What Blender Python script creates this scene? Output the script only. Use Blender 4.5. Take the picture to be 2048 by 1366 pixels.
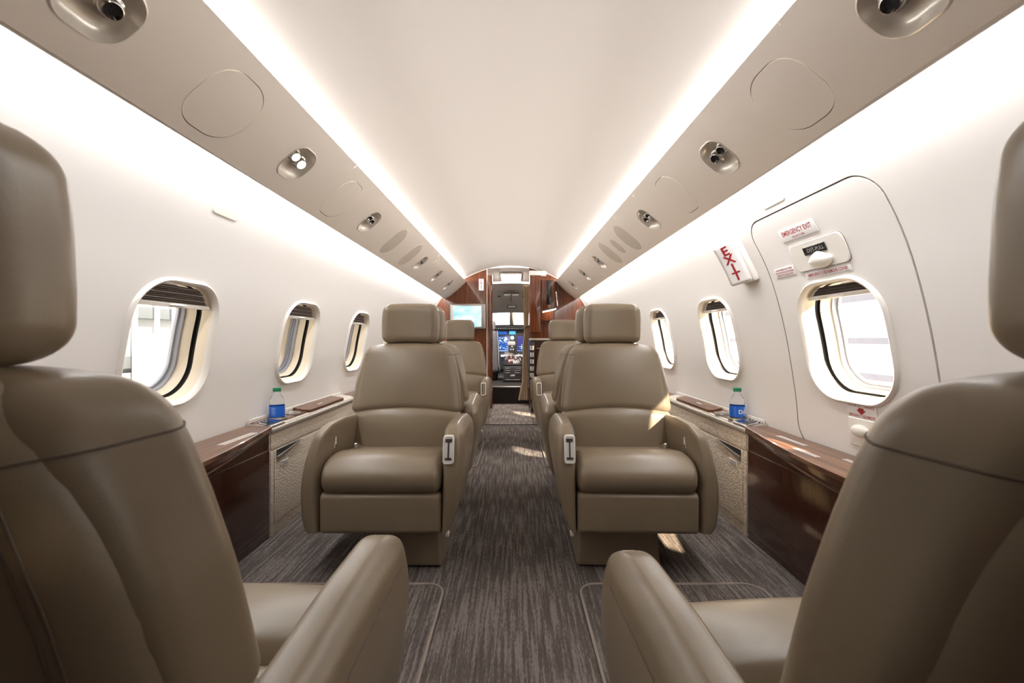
import bpy, bmesh, math, random
import numpy as np
from mathutils import Vector, Matrix
random.seed(4)
PI = math.pi
SC = bpy.context.scene
COL = SC.collection
for o in list(bpy.data.objects):
    bpy.data.objects.remove(o)

# ------------------------------------------------------------------ camera
F_PX = 900.0
CX, CZ = 0.025, 0.78
cam = bpy.data.cameras.new('camera')
cam.sensor_width = 36.0
cam.lens = F_PX / 2048 * 36.0
cam.shift_x = -2 / 2048
cam.shift_y = -5 / 2048
cam.clip_start = 0.01
cam.clip_end = 200
cam.dof.use_dof = True
cam.dof.focus_distance = 1.9
cam.dof.aperture_fstop = 9.0
camo = bpy.data.objects.new('camera', cam)
camo.location = (CX, 0, CZ)
camo.rotation_euler = (PI / 2, 0, 0)
COL.objects.link(camo)
SC.camera = camo

# ------------------------------------------------------------------ world, sun, cove strips, exposure
SC.view_settings.view_transform = 'Standard'
SC.view_settings.look = 'None'
SC.view_settings.gamma = 1.0
SC.view_settings.use_curve_mapping = False
SC.view_settings.exposure = 0.25
W = bpy.data.worlds.new('daylight')
SC.world = W
W.use_nodes = True
bg = W.node_tree.nodes['Background']
bg.inputs[0].default_value = (1.0, 0.985, 0.96, 1)
bg.inputs[1].default_value = 2.6

def sun_light(name, direction, energy, color, angle):
    l = bpy.data.lights.new(name, 'SUN')
    l.energy = energy
    l.color = color
    l.angle = math.radians(angle)
    o = bpy.data.objects.new(name, l)
    o.rotation_euler = Vector(direction).to_track_quat('-Z', 'Y').to_euler()
    o.location = (6, -2, 6)
    COL.objects.link(o)
    return o
sun_light('sun_light', (-1.0, 1.10, -0.94), 16.0, (1.0, 0.86, 0.66), 1.2)

fl_ = bpy.data.lights.new('added_ledge_spot', 'SPOT')  # added spot that makes the warm ledge patches; no such lamp known outside
fl_.energy = 16000.0; fl_.color = (1.0, 0.80, 0.55); fl_.spot_size = math.radians(40); fl_.shadow_soft_size = 0.12
flo = bpy.data.objects.new('added_ledge_spot', fl_)
flo.location = (4.0, -2.0, 6.5)
flo.rotation_euler = (Vector((1.0, 1.8, 0.75)) - Vector((4.0, -2.0, 6.5))).to_track_quat('-Z', 'Y').to_euler()
COL.objects.link(flo)
Y0, Y1 = -0.6525, 5.1          # cabin aft end and forward bulkhead

def strip_light(name, x, z, direction, energy, wid=0.02):
    l = bpy.data.lights.new(name, 'AREA')
    l.shape = 'RECTANGLE'
    l.size = Y1 - 0.45 - 0.05
    l.size_y = wid
    l.energy = energy
    l.color = (0.985, 0.985, 1.0)
    o = bpy.data.objects.new(name, l)
    d = Vector(direction).normalized()
    zax = -d
    xax = Vector((0, 1, 0))
    yax = zax.cross(xax)
    o.matrix_world = Matrix.Translation((x, (Y1 + 0.40) / 2, z)) @ Matrix((xax, yax, zax)).transposed().to_4x4()
    COL.objects.link(o)
    return o
COVE_UP, COVE_DN = 21.0, 14.0
for sg in (-1, 1):
    strip_light('cove_light_upper', sg * 0.585, 1.437, (-sg * 1.0, 0, 0.45), COVE_UP)
    strip_light('cove_light_lower', sg * 0.755, 1.262, (sg * 0.45, 0, -1.0), COVE_DN)

# ------------------------------------------------------------------ materials
MATS = {}
def mat(name, color, rough=0.5, metal=0.0, coat=0.0, emit=None, estr=0.0, spec=0.5):
    m = bpy.data.materials.new(name)
    m.use_nodes = True
    nt = m.node_tree
    b = nt.nodes['Principled BSDF']
    b.inputs['Base Color'].default_value = (*color, 1)
    b.inputs['Roughness'].default_value = rough
    b.inputs['Metallic'].default_value = metal
    b.inputs['Coat Weight'].default_value = coat
    b.inputs['Coat Roughness'].default_value = 0.04
    b.inputs['Specular IOR Level'].default_value = spec
    if emit:
        b.inputs['Emission Color'].default_value = (*emit, 1)
        b.inputs['Emission Strength'].default_value = estr
    MATS[name] = m
    return m

def nodes_noise(m, scale, stretch=(1, 1, 1), detail=4, coords='Object'):
    nt = m.node_tree
    tc = nt.nodes.new('ShaderNodeTexCoord')
    mp = nt.nodes.new('ShaderNodeMapping')
    mp.inputs['Scale'].default_value = stretch
    n = nt.nodes.new('ShaderNodeTexNoise')
    n.inputs['Scale'].default_value = scale
    n.inputs['Detail'].default_value = detail
    nt.links.new(tc.outputs[coords], mp.inputs[0])
    nt.links.new(mp.outputs[0], n.inputs['Vector'])
    return n

def add_bump(m, src, strength=0.2, dist=0.001, normal_from=None):
    nt = m.node_tree
    b = nt.nodes['Principled BSDF']
    bp = nt.nodes.new('ShaderNodeBump')
    bp.inputs['Strength'].default_value = strength
    bp.inputs['Distance'].default_value = dist
    nt.links.new(src, bp.inputs['Height'])
    nt.links.new(bp.outputs[0], b.inputs['Normal'])
    return bp

def add_ramp(m, src, stops, target='Base Color'):
    nt = m.node_tree
    r = nt.nodes.new('ShaderNodeValToRGB')
    cr = r.color_ramp
    while len(cr.elements) < len(stops):
        cr.elements.new(0.5)
    for e, (p, c) in zip(cr.elements, stops):
        e.position = p
        e.color = (*c, 1)
    nt.links.new(src, r.inputs[0])
    nt.links.new(r.outputs[0], nt.nodes['Principled BSDF'].inputs[target])
    return r

# leather
def leather(name, c1, c2, rough=0.33):
    m = mat(name, c1, rough, spec=0.65)
    n = nodes_noise(m, 7, detail=3)
    add_ramp(m, n.outputs['Fac'], [(0.35, c1), (0.7, c2)])
    v = m.node_tree.nodes.new('ShaderNodeTexVoronoi')
    v.inputs['Scale'].default_value = 420
    tc = m.node_tree.nodes.new('ShaderNodeTexCoord')
    m.node_tree.links.new(tc.outputs['Object'], v.inputs['Vector'])
    w = nodes_noise(m, 16, detail=2)
    mx = m.node_tree.nodes.new('ShaderNodeMath'); mx.operation = 'MULTIPLY_ADD'
    m.node_tree.links.new(w.outputs['Fac'], mx.inputs[0]); mx.inputs[1].default_value = 0.7
    m.node_tree.links.new(v.outputs['Distance'], mx.inputs[2])
    add_bump(m, mx.outputs[0], 0.07, 0.0008)
    return m
LEATHER = leather('taupe_leather', (0.225, 0.173, 0.115), (0.248, 0.193, 0.131))
SEAM = mat('seam_thread', (0.13, 0.10, 0.075), 0.7)
PIPE = leather('piping_leather', (0.24, 0.19, 0.138), (0.26, 0.205, 0.15), 0.5)
SHELLM = mat('cream_headliner', (0.79, 0.755, 0.715), 0.75)
n_ = nodes_noise(SHELLM, 60, detail=2); add_bump(SHELLM, n_.outputs['Fac'], 0.05, 0.001)
CEILM = mat('warm_ceiling_fabric', (0.775, 0.715, 0.65), 0.8)
VALM = mat('beige_valance_leather', (0.84, 0.755, 0.665), 0.62)
n_ = nodes_noise(VALM, 300, detail=2); add_bump(VALM, n_.outputs['Fac'], 0.06, 0.0008)
SPK = mat('speaker_cloth', (0.60, 0.525, 0.44), 0.9)
n_ = nodes_noise(SPK, 900, detail=1); add_bump(SPK, n_.outputs['Fac'], 0.4, 0.001)
GAP = mat('shadow_gap', (0.10, 0.08, 0.065), 0.9)
FRAMEM = mat('ivory_plastic', (0.84, 0.80, 0.735), 0.32)
REVM = mat('cream_reveal', (0.80, 0.70, 0.55), 0.45)
BLK = mat('black_rubber', (0.012, 0.011, 0.010), 0.55)
GRYR = mat('grey_seal', (0.35, 0.36, 0.40), 0.4)
CHROME = mat('chrome', (0.78, 0.77, 0.75), 0.14, metal=1)
SILVER = mat('brushed_silver', (0.62, 0.60, 0.57), 0.34, metal=1)
DKMET = mat('dark_metal', (0.10, 0.09, 0.09), 0.3, metal=0.8)
LAMPON = mat('lit_lens', (1, 1, 1), 0.3, emit=(0.98, 0.99, 1), estr=14)
CEILLAMP = mat('ceiling_lamp_diffuser', (1, 1, 1), 0.4, emit=(1, 0.97, 0.9), estr=20)
LENSOFF = mat('dark_lens', (0.02, 0.02, 0.022), 0.12, coat=0.6)
WHITE = mat('white_placard', (0.86, 0.83, 0.82), 0.5)
PRINTW = mat('pale_print', (0.80, 0.77, 0.76), 0.6)
REDT = mat('red_lettering', (0.36, 0.012, 0.018), 0.5)
GREYT = mat('grey_print', (0.30, 0.28, 0.28), 0.6)
GREEN = mat('green_cap', (0.01, 0.22, 0.10), 0.35)
BLUEL = mat('blue_label', (0.015, 0.13, 0.60), 0.35)
BLUED = mat('light_blue_print', (0.25, 0.42, 0.80), 0.4)
DKPL = mat('black_plastic', (0.015, 0.014, 0.015), 0.5)
GRYP = mat('grey_console_paint', (0.075, 0.075, 0.085), 0.5)
LTGR = mat('light_grey_paint', (0.42, 0.42, 0.43), 0.5)
COCKC = mat('cockpit_headliner', (0.50, 0.47, 0.45), 0.8)
COCKW = mat('cockpit_trim', (0.50, 0.46, 0.40), 0.7)
LEDGEM = mat('ledge_vinyl', (0.62, 0.57, 0.50), 0.45)
LEDGE_S = mat('ledge_satin', (0.44, 0.40, 0.35), 0.3, metal=0.45)
STONE = mat('stone_counter', (0.62, 0.56, 0.47), 0.25, coat=0.3)
CURT = mat('beige_curtain', (0.78, 0.66, 0.50), 0.85)
STEPM = mat('charcoal_riser', (0.022, 0.018, 0.017), 0.7)
TAN = mat('tan_grip', (0.55, 0.42, 0.34), 0.5)
CLEARGREY = mat('seatbelt_webbing', (0.22, 0.20, 0.18), 0.7)

def wood(name, c0, c1, c2, axis='Y', scale=1.0, rough=0.22, coat=1.0):
    m = mat(name, c1, rough, coat=coat, spec=0.4)
    st = {'Y': (26, 0.9, 26), 'Z': (34, 34, 0.8), 'X': (0.9, 26, 26)}[axis]
    st = tuple(s * scale for s in st)
    n = nodes_noise(m, 3.0, st, detail=6)
    add_ramp(m, n.outputs['Fac'], [(0.30, c0), (0.48, c1), (0.70, c2)])
    return m
WOODT = wood('walnut_top', (0.050, 0.019, 0.009), (0.130, 0.056, 0.030), (0.28, 0.14, 0.072), 'Y', 1.6, 0.3, 0.22)
WOODF = wood('dark_mahogany_front', (0.022, 0.007, 0.004), (0.050, 0.016, 0.009), (0.090, 0.031, 0.016), 'Z', 2.2, 0.2, 0.55)
WOODB = wood('mahogany_bulkhead', (0.095, 0.026, 0.010), (0.165, 0.046, 0.018), (0.27, 0.085, 0.033), 'Z', 1.1, 0.12)
WOODD = wood('mahogany_edge', (0.05, 0.018, 0.010), (0.09, 0.034, 0.018), (0.14, 0.055, 0.03), 'Y', 1.0, 0.15)

# woven fabric
WOVEN = mat('woven_side_fabric', (0.50, 0.43, 0.35), 0.85)
def woven_nodes(m):
    nt = m.node_tree
    tc = nt.nodes.new('ShaderNodeTexCoord')
    mp = nt.nodes.new('ShaderNodeMapping'); mp.inputs['Scale'].default_value = (120, 90, 130)
    v = nt.nodes.new('ShaderNodeTexVoronoi'); v.inputs['Scale'].default_value = 1.0
    v.inputs['Randomness'].default_value = 0.55
    nt.links.new(tc.outputs['Object'], mp.inputs[0]); nt.links.new(mp.outputs[0], v.inputs['Vector'])
    add_ramp(m, v.outputs['Distance'], [(0.25, (0.86, 0.77, 0.66)), (0.6, (0.72, 0.63, 0.52)), (0.95, (0.42, 0.34, 0.27))])
    bp = add_bump(m, v.outputs['Distance'], 0.7, 0.003); bp.invert = True
woven_nodes(WOVEN)

# carpet
CARPET = mat('taupe_carpet', (0.2, 0.17, 0.15), 0.95, spec=0.1)
def carpet_nodes(m, dark=1.0):
    nt = m.node_tree
    a = nodes_noise(m, 1.0, (120, 5.0, 1), detail=3)
    b = nodes_noise(m, 1.0, (260, 60, 60), detail=2)
    c = nodes_noise(m, 5.5, (1, 1, 1), detail=4)
    m1 = nt.nodes.new('ShaderNodeMath'); m1.operation = 'MULTIPLY_ADD'
    nt.links.new(b.outputs['Fac'], m1.inputs[0]); m1.inputs[1].default_value = 0.45
    nt.links.new(a.outputs['Fac'], m1.inputs[2])
    m2 = nt.nodes.new('ShaderNodeMath'); m2.operation = 'MULTIPLY_ADD'
    nt.links.new(c.outputs['Fac'], m2.inputs[0]); m2.inputs[1].default_value = 0.35
    nt.links.new(m1.outputs[0], m2.inputs[2])
    d = dark
    add_ramp(m, m2.outputs[0], [(0.62, (0.066 * d, 0.054 * d, 0.048 * d)), (0.88, (0.105 * d, 0.088 * d, 0.079 * d)), (1.05, (0.19 * d, 0.165 * d, 0.150 * d))])
    add_bump(m, m1.outputs[0], 0.8, 0.004)
carpet_nodes(CARPET)
CARPET2 = mat('vestibule_carpet', (0.3, 0.25, 0.2), 0.95, spec=0.1)
carpet_nodes(CARPET2, 1.7)
CORD = mat('carpet_cord', (0.27, 0.225, 0.195), 0.9)

def glass_mat(name, tint=(1, 1, 1), fac=0.07):
    m = bpy.data.materials.new(name); m.use_nodes = True
    nt = m.node_tree; nt.nodes.clear()
    out = nt.nodes.new('ShaderNodeOutputMaterial')
    t = nt.nodes.new('ShaderNodeBsdfTransparent'); t.inputs[0].default_value = (*tint, 1)
    g = nt.nodes.new('ShaderNodeBsdfGlossy'); g.inputs['Roughness'].default_value = 0.02
    mx = nt.nodes.new('ShaderNodeMixShader')
    fr = nt.nodes.new('ShaderNodeLayerWeight'); fr.inputs['Blend'].default_value = fac
    nt.links.new(fr.outputs['Fresnel'], mx.inputs[0])
    nt.links.new(t.outputs[0], mx.inputs[1]); nt.links.new(g.outputs[0], mx.inputs[2])
    nt.links.new(mx.outputs[0], out.inputs[0])
    return m
GLASS = glass_mat('window_glass', (0.97, 0.98, 1.0), 0.12)
PET = mat('clear_bottle_plastic', (0.93, 0.96, 1.0), 0.03)
PET.node_tree.nodes['Principled BSDF'].inputs['Transmission Weight'].default_value = 1.0
PET.node_tree.nodes['Principled BSDF'].inputs['IOR'].default_value = 1.15
CRYSTAL = mat('crystal_glassware', (0.75, 0.72, 0.70), 0.08, metal=0.6)

# ------------------------------------------------------------------ object helpers
def tag(o, label=None, cat=None, group=None, kind=None):
    if label: o['label'] = label
    if cat: o['category'] = cat
    if group: o['group'] = group
    if kind: o['kind'] = kind
    return o

def empty(name, loc=(0, 0, 0), rz=0.0, label=None, cat=None, group=None, kind=None):
    o = bpy.data.objects.new(name, None)
    o.empty_display_size = 0.05
    o.location = loc; o.rotation_euler = (0, 0, rz)
    COL.objects.link(o)
    return tag(o, label, cat, group, kind)

def mesh_obj(name, V, Fc, material, parent=None, smooth=35, loc=None):
    me = bpy.data.meshes.new(name)
    me.from_pydata([tuple(map(float, v)) for v in V], [], [tuple(map(int, f)) for f in Fc])
    me.update()
    if material: me.materials.append(material)
    if smooth:
        me.polygons.foreach_set('use_smooth', [True] * len(me.polygons))
        if smooth < 180:
            me.set_sharp_from_angle(angle=math.radians(smooth))
    o = bpy.data.objects.new(name, me)
    if loc is not None: o.location = loc
    COL.objects.link(o)
    if parent: o.parent = parent
    return o

class MB:
    """collects shapes into one mesh"""
    def __init__(s): s.V = []; s.F = []
    def add(s, V, Fc):
        k = len(s.V); s.V += [tuple(v) for v in V]; s.F += [tuple(i + k for i in f) for f in Fc]; return s
    def obj(s, name, m, parent=None, smooth=35): return mesh_obj(name, s.V, s.F, m, parent, smooth)

def rbox(h, r, n=(6, 6, 6), m=4, fn=None, c=(0, 0, 0)):
    """rounded box: half sizes h, radii r (scalar or 3), n interior cells per axis, fn deforms (x,y,z arrays)"""
    if not hasattr(r, '__len__'): r = (r, r, r)
    r = [min(r[i], h[i] * 0.999) for i in range(3)]
    ax = []
    for i in range(3):
        core = h[i] - r[i]
        t = [math.tan(PI / 4 * k / m) * r[i] for k in range(m + 1)]
        left = [-(core + q) for q in reversed(t[1:])]
        mid = list(np.linspace(-core, core, n[i] + 1)) if core > 1e-6 else [0.0]
        ax.append(left + mid + [core + q for q in t[1:]])
    idx = {}; V = []; Fc = []
    def vid(p):
        key = (round(p[0], 6), round(p[1], 6), round(p[2], 6))
        if key not in idx:
            idx[key] = len(V)
            q = []
            for i in range(3):
                core = h[i] - r[i]
                q.append(max(-core, min(core, p[i])))
            d = [(p[i] - q[i]) / r[i] if r[i] > 1e-9 else 0 for i in range(3)]
            L = math.sqrt(sum(a * a for a in d)) or 1
            V.append([q[i] + r[i] * d[i] / L for i in range(3)])
        return idx[key]
    for a in range(3):
        b, c_ = (a + 1) % 3, (a + 2) % 3
        for sg in (-1, 1):
            for i in range(len(ax[b]) - 1):
                for j in range(len(ax[c_]) - 1):
                    P = []
                    for (u, v) in ((i, j), (i + 1, j), (i + 1, j + 1), (i, j + 1)):
                        p = [0, 0, 0]; p[a] = sg * h[a]; p[b] = ax[b][u]; p[c_] = ax[c_][v]
                        P.append(vid(p))
                    if sg < 0: P = P[::-1]
                    if len(set(P)) >= 3:
                        Fc.append(tuple(dict.fromkeys(P)))
    A = np.array(V)
    if fn is not None:
        x, y, z = fn(A[:, 0], A[:, 1], A[:, 2]); A = np.stack([x, y, z], 1)
    A = A + np.array(c)
    return A, Fc

def box(x0, x1, y0, y1, z0, z1):
    V = [(x, y, z) for x in (x0, x1) for y in (y0, y1) for z in (z0, z1)]
    Fc = [(0, 1, 3, 2), (4, 6, 7, 5), (0, 4, 5, 1), (2, 3, 7, 6), (0, 2, 6, 4), (1, 5, 7, 3)]
    return V, Fc

def bbox(x0, x1, y0, y1, z0, z1, r=0.004, n=(1, 1, 1), m=2, fn=None):
    h = ((x1 - x0) / 2, (y1 - y0) / 2, (z1 - z0) / 2)
    return rbox(h, r, n, m, fn, ((x0 + x1) / 2, (y0 + y1) / 2, (z0 + z1) / 2))

def tube(pts, r, seg=8, closed=False, cap=True):
    P = [Vector(p) for p in pts]; N = len(P); V = []; Fc = []
    up = None
    for i in range(N):
        if closed: t = P[(i + 1) % N] - P[i - 1]
        else: t = P[min(i + 1, N - 1)] - P[max(i - 1, 0)]
        if t.length < 1e-9: t = Vector((0, 0, 1))
        t.normalize()
        if up is None:
            up = Vector((0, 0, 1)) if abs(t.z) < 0.9 else Vector((1, 0, 0))
        a = t.cross(up).normalized(); b = a.cross(t).normalized(); up = b
        rr = r[i] if hasattr(r, '__len__') else r
        for k in range(seg):
            th = 2 * PI * k / seg
            V.append(P[i] + a * math.cos(th) * rr + b * math.sin(th) * rr)
    M = N if closed else N - 1
    for i in range(M):
        for k in range(seg):
            j = (i + 1) % N
            Fc.append((i * seg + k, i * seg + (k + 1) % seg, j * seg + (k + 1) % seg, j * seg + k))
    if not closed and cap:
        Fc.append(tuple(range(seg))[::-1]); Fc.append(tuple((N - 1) * seg + k for k in range(seg)))
    return [tuple(v) for v in V], Fc

def lathe(prof, seg=24, o=(0, 0, 0), xa=(1, 0, 0), ya=(0, 1, 0), za=(0, 0, 1), cap=True):
    xa, ya, za, o = map(Vector, (xa, ya, za, o)); V = []; Fc = []
    for (r, h) in prof:
        for k in range(seg):
            th = 2 * PI * k / seg
            V.append(tuple(o + xa * (r * math.cos(th)) + ya * (r * math.sin(th)) + za * h))
    for i in range(len(prof) - 1):
        for k in range(seg):
            Fc.append((i * seg + k, i * seg + (k + 1) % seg, (i + 1) * seg + (k + 1) % seg, (i + 1) * seg + k))
    if cap:
        Fc.append(tuple(range(seg))[::-1]); Fc.append(tuple((len(prof) - 1) * seg + k for k in range(seg)))
    return V, Fc

def grid(fn, us, vs):
    V = [fn(u, v) for u in us for v in vs]; nv = len(vs)
    Fc = [(i * nv + j, i * nv + j + 1, (i + 1) * nv + j + 1, (i + 1) * nv + j) for i in range(len(us) - 1) for j in range(nv - 1)]
    return V, Fc

def rloop(w, h, r, N=64, pw=2.0):
    """rounded-rectangle loop (u,v) with N points, equally spread by corner"""
    raw = []; q = 24
    for c in range(4):
        sx = (1, -1, -1, 1)[c]; sy = (1, 1, -1, -1)[c]
        for k in range(q + 1):
            th = PI / 2 * c + PI / 2 * k / q
            raw.append(((w / 2 - r) * sx + r * math.cos(th), (h / 2 - r) * sy + r * math.sin(th)))
    raw = [(w / 2, 0.0)] + raw + [(w / 2, 0.0)]
    A = np.array(raw); L = np.concatenate([[0], np.cumsum(np.linalg.norm(np.diff(A, axis=0), axis=1))])
    t = np.arange(N) / N * L[-1]
    return [(float(np.interp(a, L, A[:, 0])), float(np.interp(a, L, A[:, 1]))) for a in t]

def text_mesh(s, size, sx=1.0):
    cu = bpy.data.curves.new('txt', 'FONT'); cu.body = s; cu.size = size
    cu.align_x = 'CENTER'; cu.align_y = 'CENTER'; cu.resolution_u = 3; cu.offset = size * 0.018
    ob = bpy.data.objects.new('txt', cu); COL.objects.link(ob)
    bpy.context.view_layer.update()
    me = ob.to_mesh()
    V = [(v.co.x * sx, v.co.y) for v in me.vertices]; Fc = [tuple(p.vertices) for p in me.polygons]
    ob.to_mesh_clear(); bpy.data.objects.remove(ob); bpy.data.curves.remove(cu)
    return V, Fc

def cut(o, cutters):
    """boolean holes, applied at once"""
    for V, Fc in cutters:
        c = mesh_obj('cutter', V, Fc, None, o.parent, 0)
        m = o.modifiers.new('cut', 'BOOLEAN'); m.operation = 'DIFFERENCE'; m.solver = 'EXACT'; m.object = c
        bpy.context.view_layer.update()
        me = bpy.data.meshes.new_from_object(o.evaluated_get(bpy.context.evaluated_depsgraph_get()))
        o.modifiers.clear(); o.data = me
        bpy.data.objects.remove(c)

def dup(root, loc=None, rz=None, label=None, group=None):
    c = root.copy(); COL.objects.link(c)
    if loc is not None: c.location = loc
    if rz is not None: c.rotation_euler = (0, 0, rz)
    if label: c['label'] = label
    if group: c['group'] = group
    for ch in list(root.children):
        d = ch.copy(); COL.objects.link(d); d.parent = c
        for g in list(ch.children):
            e = g.copy(); COL.objects.link(e); e.parent = d
    return c

# ------------------------------------------------------------------ cabin shell profile
RAW = [(0.0, 1.615), (0.12, 1.610), (0.25, 1.585), (0.38, 1.540), (0.50, 1.487), (0.60, 1.432), (0.70, 1.355), (0.79, 1.250),
       (0.865, 1.135), (0.918, 1.03), (0.955, 0.92), (0.984, 0.80), (1.005, 0.68), (1.022, 0.56), (1.030, 0.44),
       (1.030, 0.30), (1.025, 0.15), (1.02, 0.0)]
def catmull(P, k=12):
    P = [np.array(p, float) for p in P]; P = [np.array((-P[1][0], P[1][1]))] + P + [2 * P[-1] - P[-2]]
    out = []
    for i in range(1, len(P) - 2):
        for j in range(k):
            t = j / k; a, b, c, d = P[i - 1:i + 3]
            out.append(0.5 * ((2 * b) + (-a + c) * t + (2 * a - 5 * b + 4 * c - d) * t * t + (-a + 3 * b - 3 * c + d) * t ** 3))
    out.append(P[-2]); return np.array(out)
PR = catmull(RAW)
SL = np.concatenate([[0], np.cumsum(np.linalg.norm(np.diff(PR, axis=0), axis=1))])
def prof(s):
    a = abs(s)
    return np.interp(a, SL, PR[:, 0]), np.interp(a, SL, PR[:, 1])
def pnorm(s):       # outward normal on right half
    a = abs(s); x0, z0 = prof(max(a - 0.012, 0)); x1, z1 = prof(min(a + 0.012, SL[-1]))
    tx, tz = x1 - x0, z1 - z0; L = math.hypot(tx, tz) or 1
    if a < 0.012: return 0.0, 1.0
    return -tz / L, tx / L
def s_of_z(z): return float(np.interp(-z, -PR[:, 1], SL))
def surf(sg, y, s, d=0.0):
    """point on wall of side sg at length y, profile s, moved d outwards"""
    x, z = prof(s); nx, nz = pnorm(s)
    return (sg * (x + nx * d), y, z + nz * d)

def set_normals(o, fn):
    me = o.data
    me.normals_split_custom_set_from_vertices([fn(v.co) for v in me.vertices])

# ------------------------------------------------------------------ generic holed bay
def bay(S, y0, y1, v0, v1, hole, cy, cv, rings=7):
    """annular patch from a hole loop to the rectangle; returns V,F"""
    N = len(hole)
    ang = []
    rect = []
    for (u, v) in hole:
        L = math.hypot(u, v); du, dv = u / L, v / L
        ts = []
        if du > 1e-9: ts.append((y1 - cy) / du)
        if du < -1e-9: ts.append((y0 - cy) / du)
        if dv > 1e-9: ts.append((v1 - cv) / dv)
        if dv < -1e-9: ts.append((v0 - cv) / dv)
        t = min(x for x in ts if x > 0)
        rect.append([cy + du * t, cv + dv * t])
    # snap nearest points to the corners
    for (a, b) in ((y0, v0), (y0, v1), (y1, v0), (y1, v1)):
        k = min(range(N), key=lambda i: math.hypot(rect[i][0] - a, rect[i][1] - b)); rect[k] = [a, b]
    V = []; Fc = []
    for r in range(rings + 1):
        t = r / rings
        for i in range(N):
            u = cy + hole[i][0]; v = cv + hole[i][1]
            V.append(S(u + (rect[i][0] - u) * t, v + (rect[i][1] - v) * t))
    for r in range(rings):
        for i in range(N):
            j = (i + 1) % N
            Fc.append((r * N + i, r * N + j, (r + 1) * N + j, (r + 1) * N + i))
    return V, Fc

def ring(S, loops, mat_=None):
    """loops: list of (list of (u,v), depth)"""
    V = []; Fc = []; N = len(loops[0][0])
    for pts, d in loops: V += [S(u, v, d) for (u, v) in pts]
    for r in range(len(loops) - 1):
        for i in range(N):
            j = (i + 1) % N
            Fc.append((r * N + i, r * N + j, (r + 1) * N + j, (r + 1) * N + i))
    return V, Fc

def disc(S, pts, c, d=0.0, rings=5, dome=0.0):
    N = len(pts); V = []; Fc = []
    for r in range(rings):
        t = 1 - r / rings
        V += [S(c[0] + (u - c[0]) * t, c[1] + (v - c[1]) * t, d + dome * (1 - t * t)) for (u, v) in pts]
    V.append(S(c[0], c[1], d + dome)); k = len(V) - 1
    for r in range(rings - 1):
        for i in range(N):
            j = (i + 1) % N; Fc.append((r * N + i, r * N + j, (r + 1) * N + j, (r + 1) * N + i))
    for i in range(N): Fc.append(((rings - 1) * N + i, (rings - 1) * N + (i + 1) % N, k))
    return V, Fc

# ------------------------------------------------------------------ floor, ceiling, walls
PITCH = 0.785
WCS = {-1: [1.34 + PITCH * k for k in range(-2, 5)], 1: [1.31 + PITCH * k for k in range(-2, 5)]}       # window centres
WW, WH, WR = 0.325, 0.365, 0.108
S_TOP = s_of_z(1.238); S_BOT = s_of_z(0.40); S_SPLIT = s_of_z(1.37)
SWIN = {-1: s_of_z(0.766), 1: s_of_z(0.782)}
HY0, HY1, HZ0, HZ1 = 1.035, 1.580, 0.425, 1.172     # emergency hatch
HS0, HS1 = s_of_z(HZ1), s_of_z(HZ0)

fl = mesh_obj('floor', *box(-1.06, 1.06, Y0, 5.42, -0.03, 0.0), CARPET, smooth=0); tag(fl, kind='structure')
V, Fc = grid(lambda s, y: surf(-1 if s < 0 else 1, y, s), list(np.linspace(-S_SPLIT, S_SPLIT, 73)), list(np.linspace(Y0, Y1, 9)))
ce = mesh_obj('ceiling', V, Fc, CEILM, smooth=180); tag(ce, kind='structure')

def wall_side(name, sg):
    mb = MB(); WC = WCS[sg]; S_WIN = SWIN[sg]
    S = lambda u, v, d=0.0: surf(sg, u, v, d)
    for cy in WC:
        y0, y1 = cy - PITCH / 2, cy + PITCH / 2
        if sg > 0 and abs(cy - 1.31) < 0.01:
            hc, hs = (HY0 + HY1) / 2, (HS0 + HS1) / 2
            hole = rloop(HY1 - HY0 + 0.010, HS1 - HS0 + 0.010, 0.075, 240)
            mb.add(*bay(S, y0, y1, S_TOP, S_BOT, hole, hc, hs, 5))
        else:
            mb.add(*bay(S, y0, y1, S_TOP, S_BOT, rloop(WW, WH, WR, 96), cy, S_WIN, 9))
    ys = [Y0 + (Y1 - Y0) * k / 8 for k in range(9)]
    mb.add(*grid(lambda s, y: surf(sg, y, s), list(np.linspace(S_SPLIT, S_TOP, 8)), ys))
    mb.add(*grid(lambda s, y: surf(sg, y, s), list(np.linspace(S_BOT, SL[-1], 8)), ys))
    mb.add(*grid(lambda s, y: surf(sg, y, s), list(np.linspace(S_TOP, S_BOT, 30)), [WC[-1] + PITCH / 2, Y1]))
    if WC[0] - PITCH / 2 > Y0: mb.add(*grid(lambda s, y: surf(sg, y, s), list(np.linspace(S_TOP, S_BOT, 30)), [Y0, WC[0] - PITCH / 2]))
    for yb_ in [WC[0] - PITCH / 2 + PITCH * k for k in range(len(WC) + 1)]:
        mb.add(*grid(lambda s, y: surf(sg, y, s, 0.004), list(np.linspace(S_TOP, S_BOT, 40)), [yb_ - 0.012, yb_ + 0.012]))
    for sb_ in (S_TOP, S_BOT, S_SPLIT):
        mb.add(*grid(lambda s, y: surf(sg, y, s, 0.004), list(np.linspace(sb_ - 0.012, sb_ + 0.012, 5)), [Y0, Y1]))
    o = mb.obj(name, SHELLM, smooth=180); tag(o, kind='structure')
    def nf(co):
        s = s_of_z(co.z); nx, nz = pnorm(s); return (-sg * nx, 0, -nz)
    # orient the faces inwards so custom normals agree
    bm = bmesh.new(); bm.from_mesh(o.data)
    for f in bm.faces:
        c = f.calc_center_median(); n = Vector(nf(c))
        if f.normal.dot(n) < 0: f.normal_flip()
    bm.to_mesh(o.data); bm.free()
    set_normals(o, nf)
    return o
wall_l = wall_side('wall_left', -1)
wall_r = wall_side('wall_right', 1)
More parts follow.
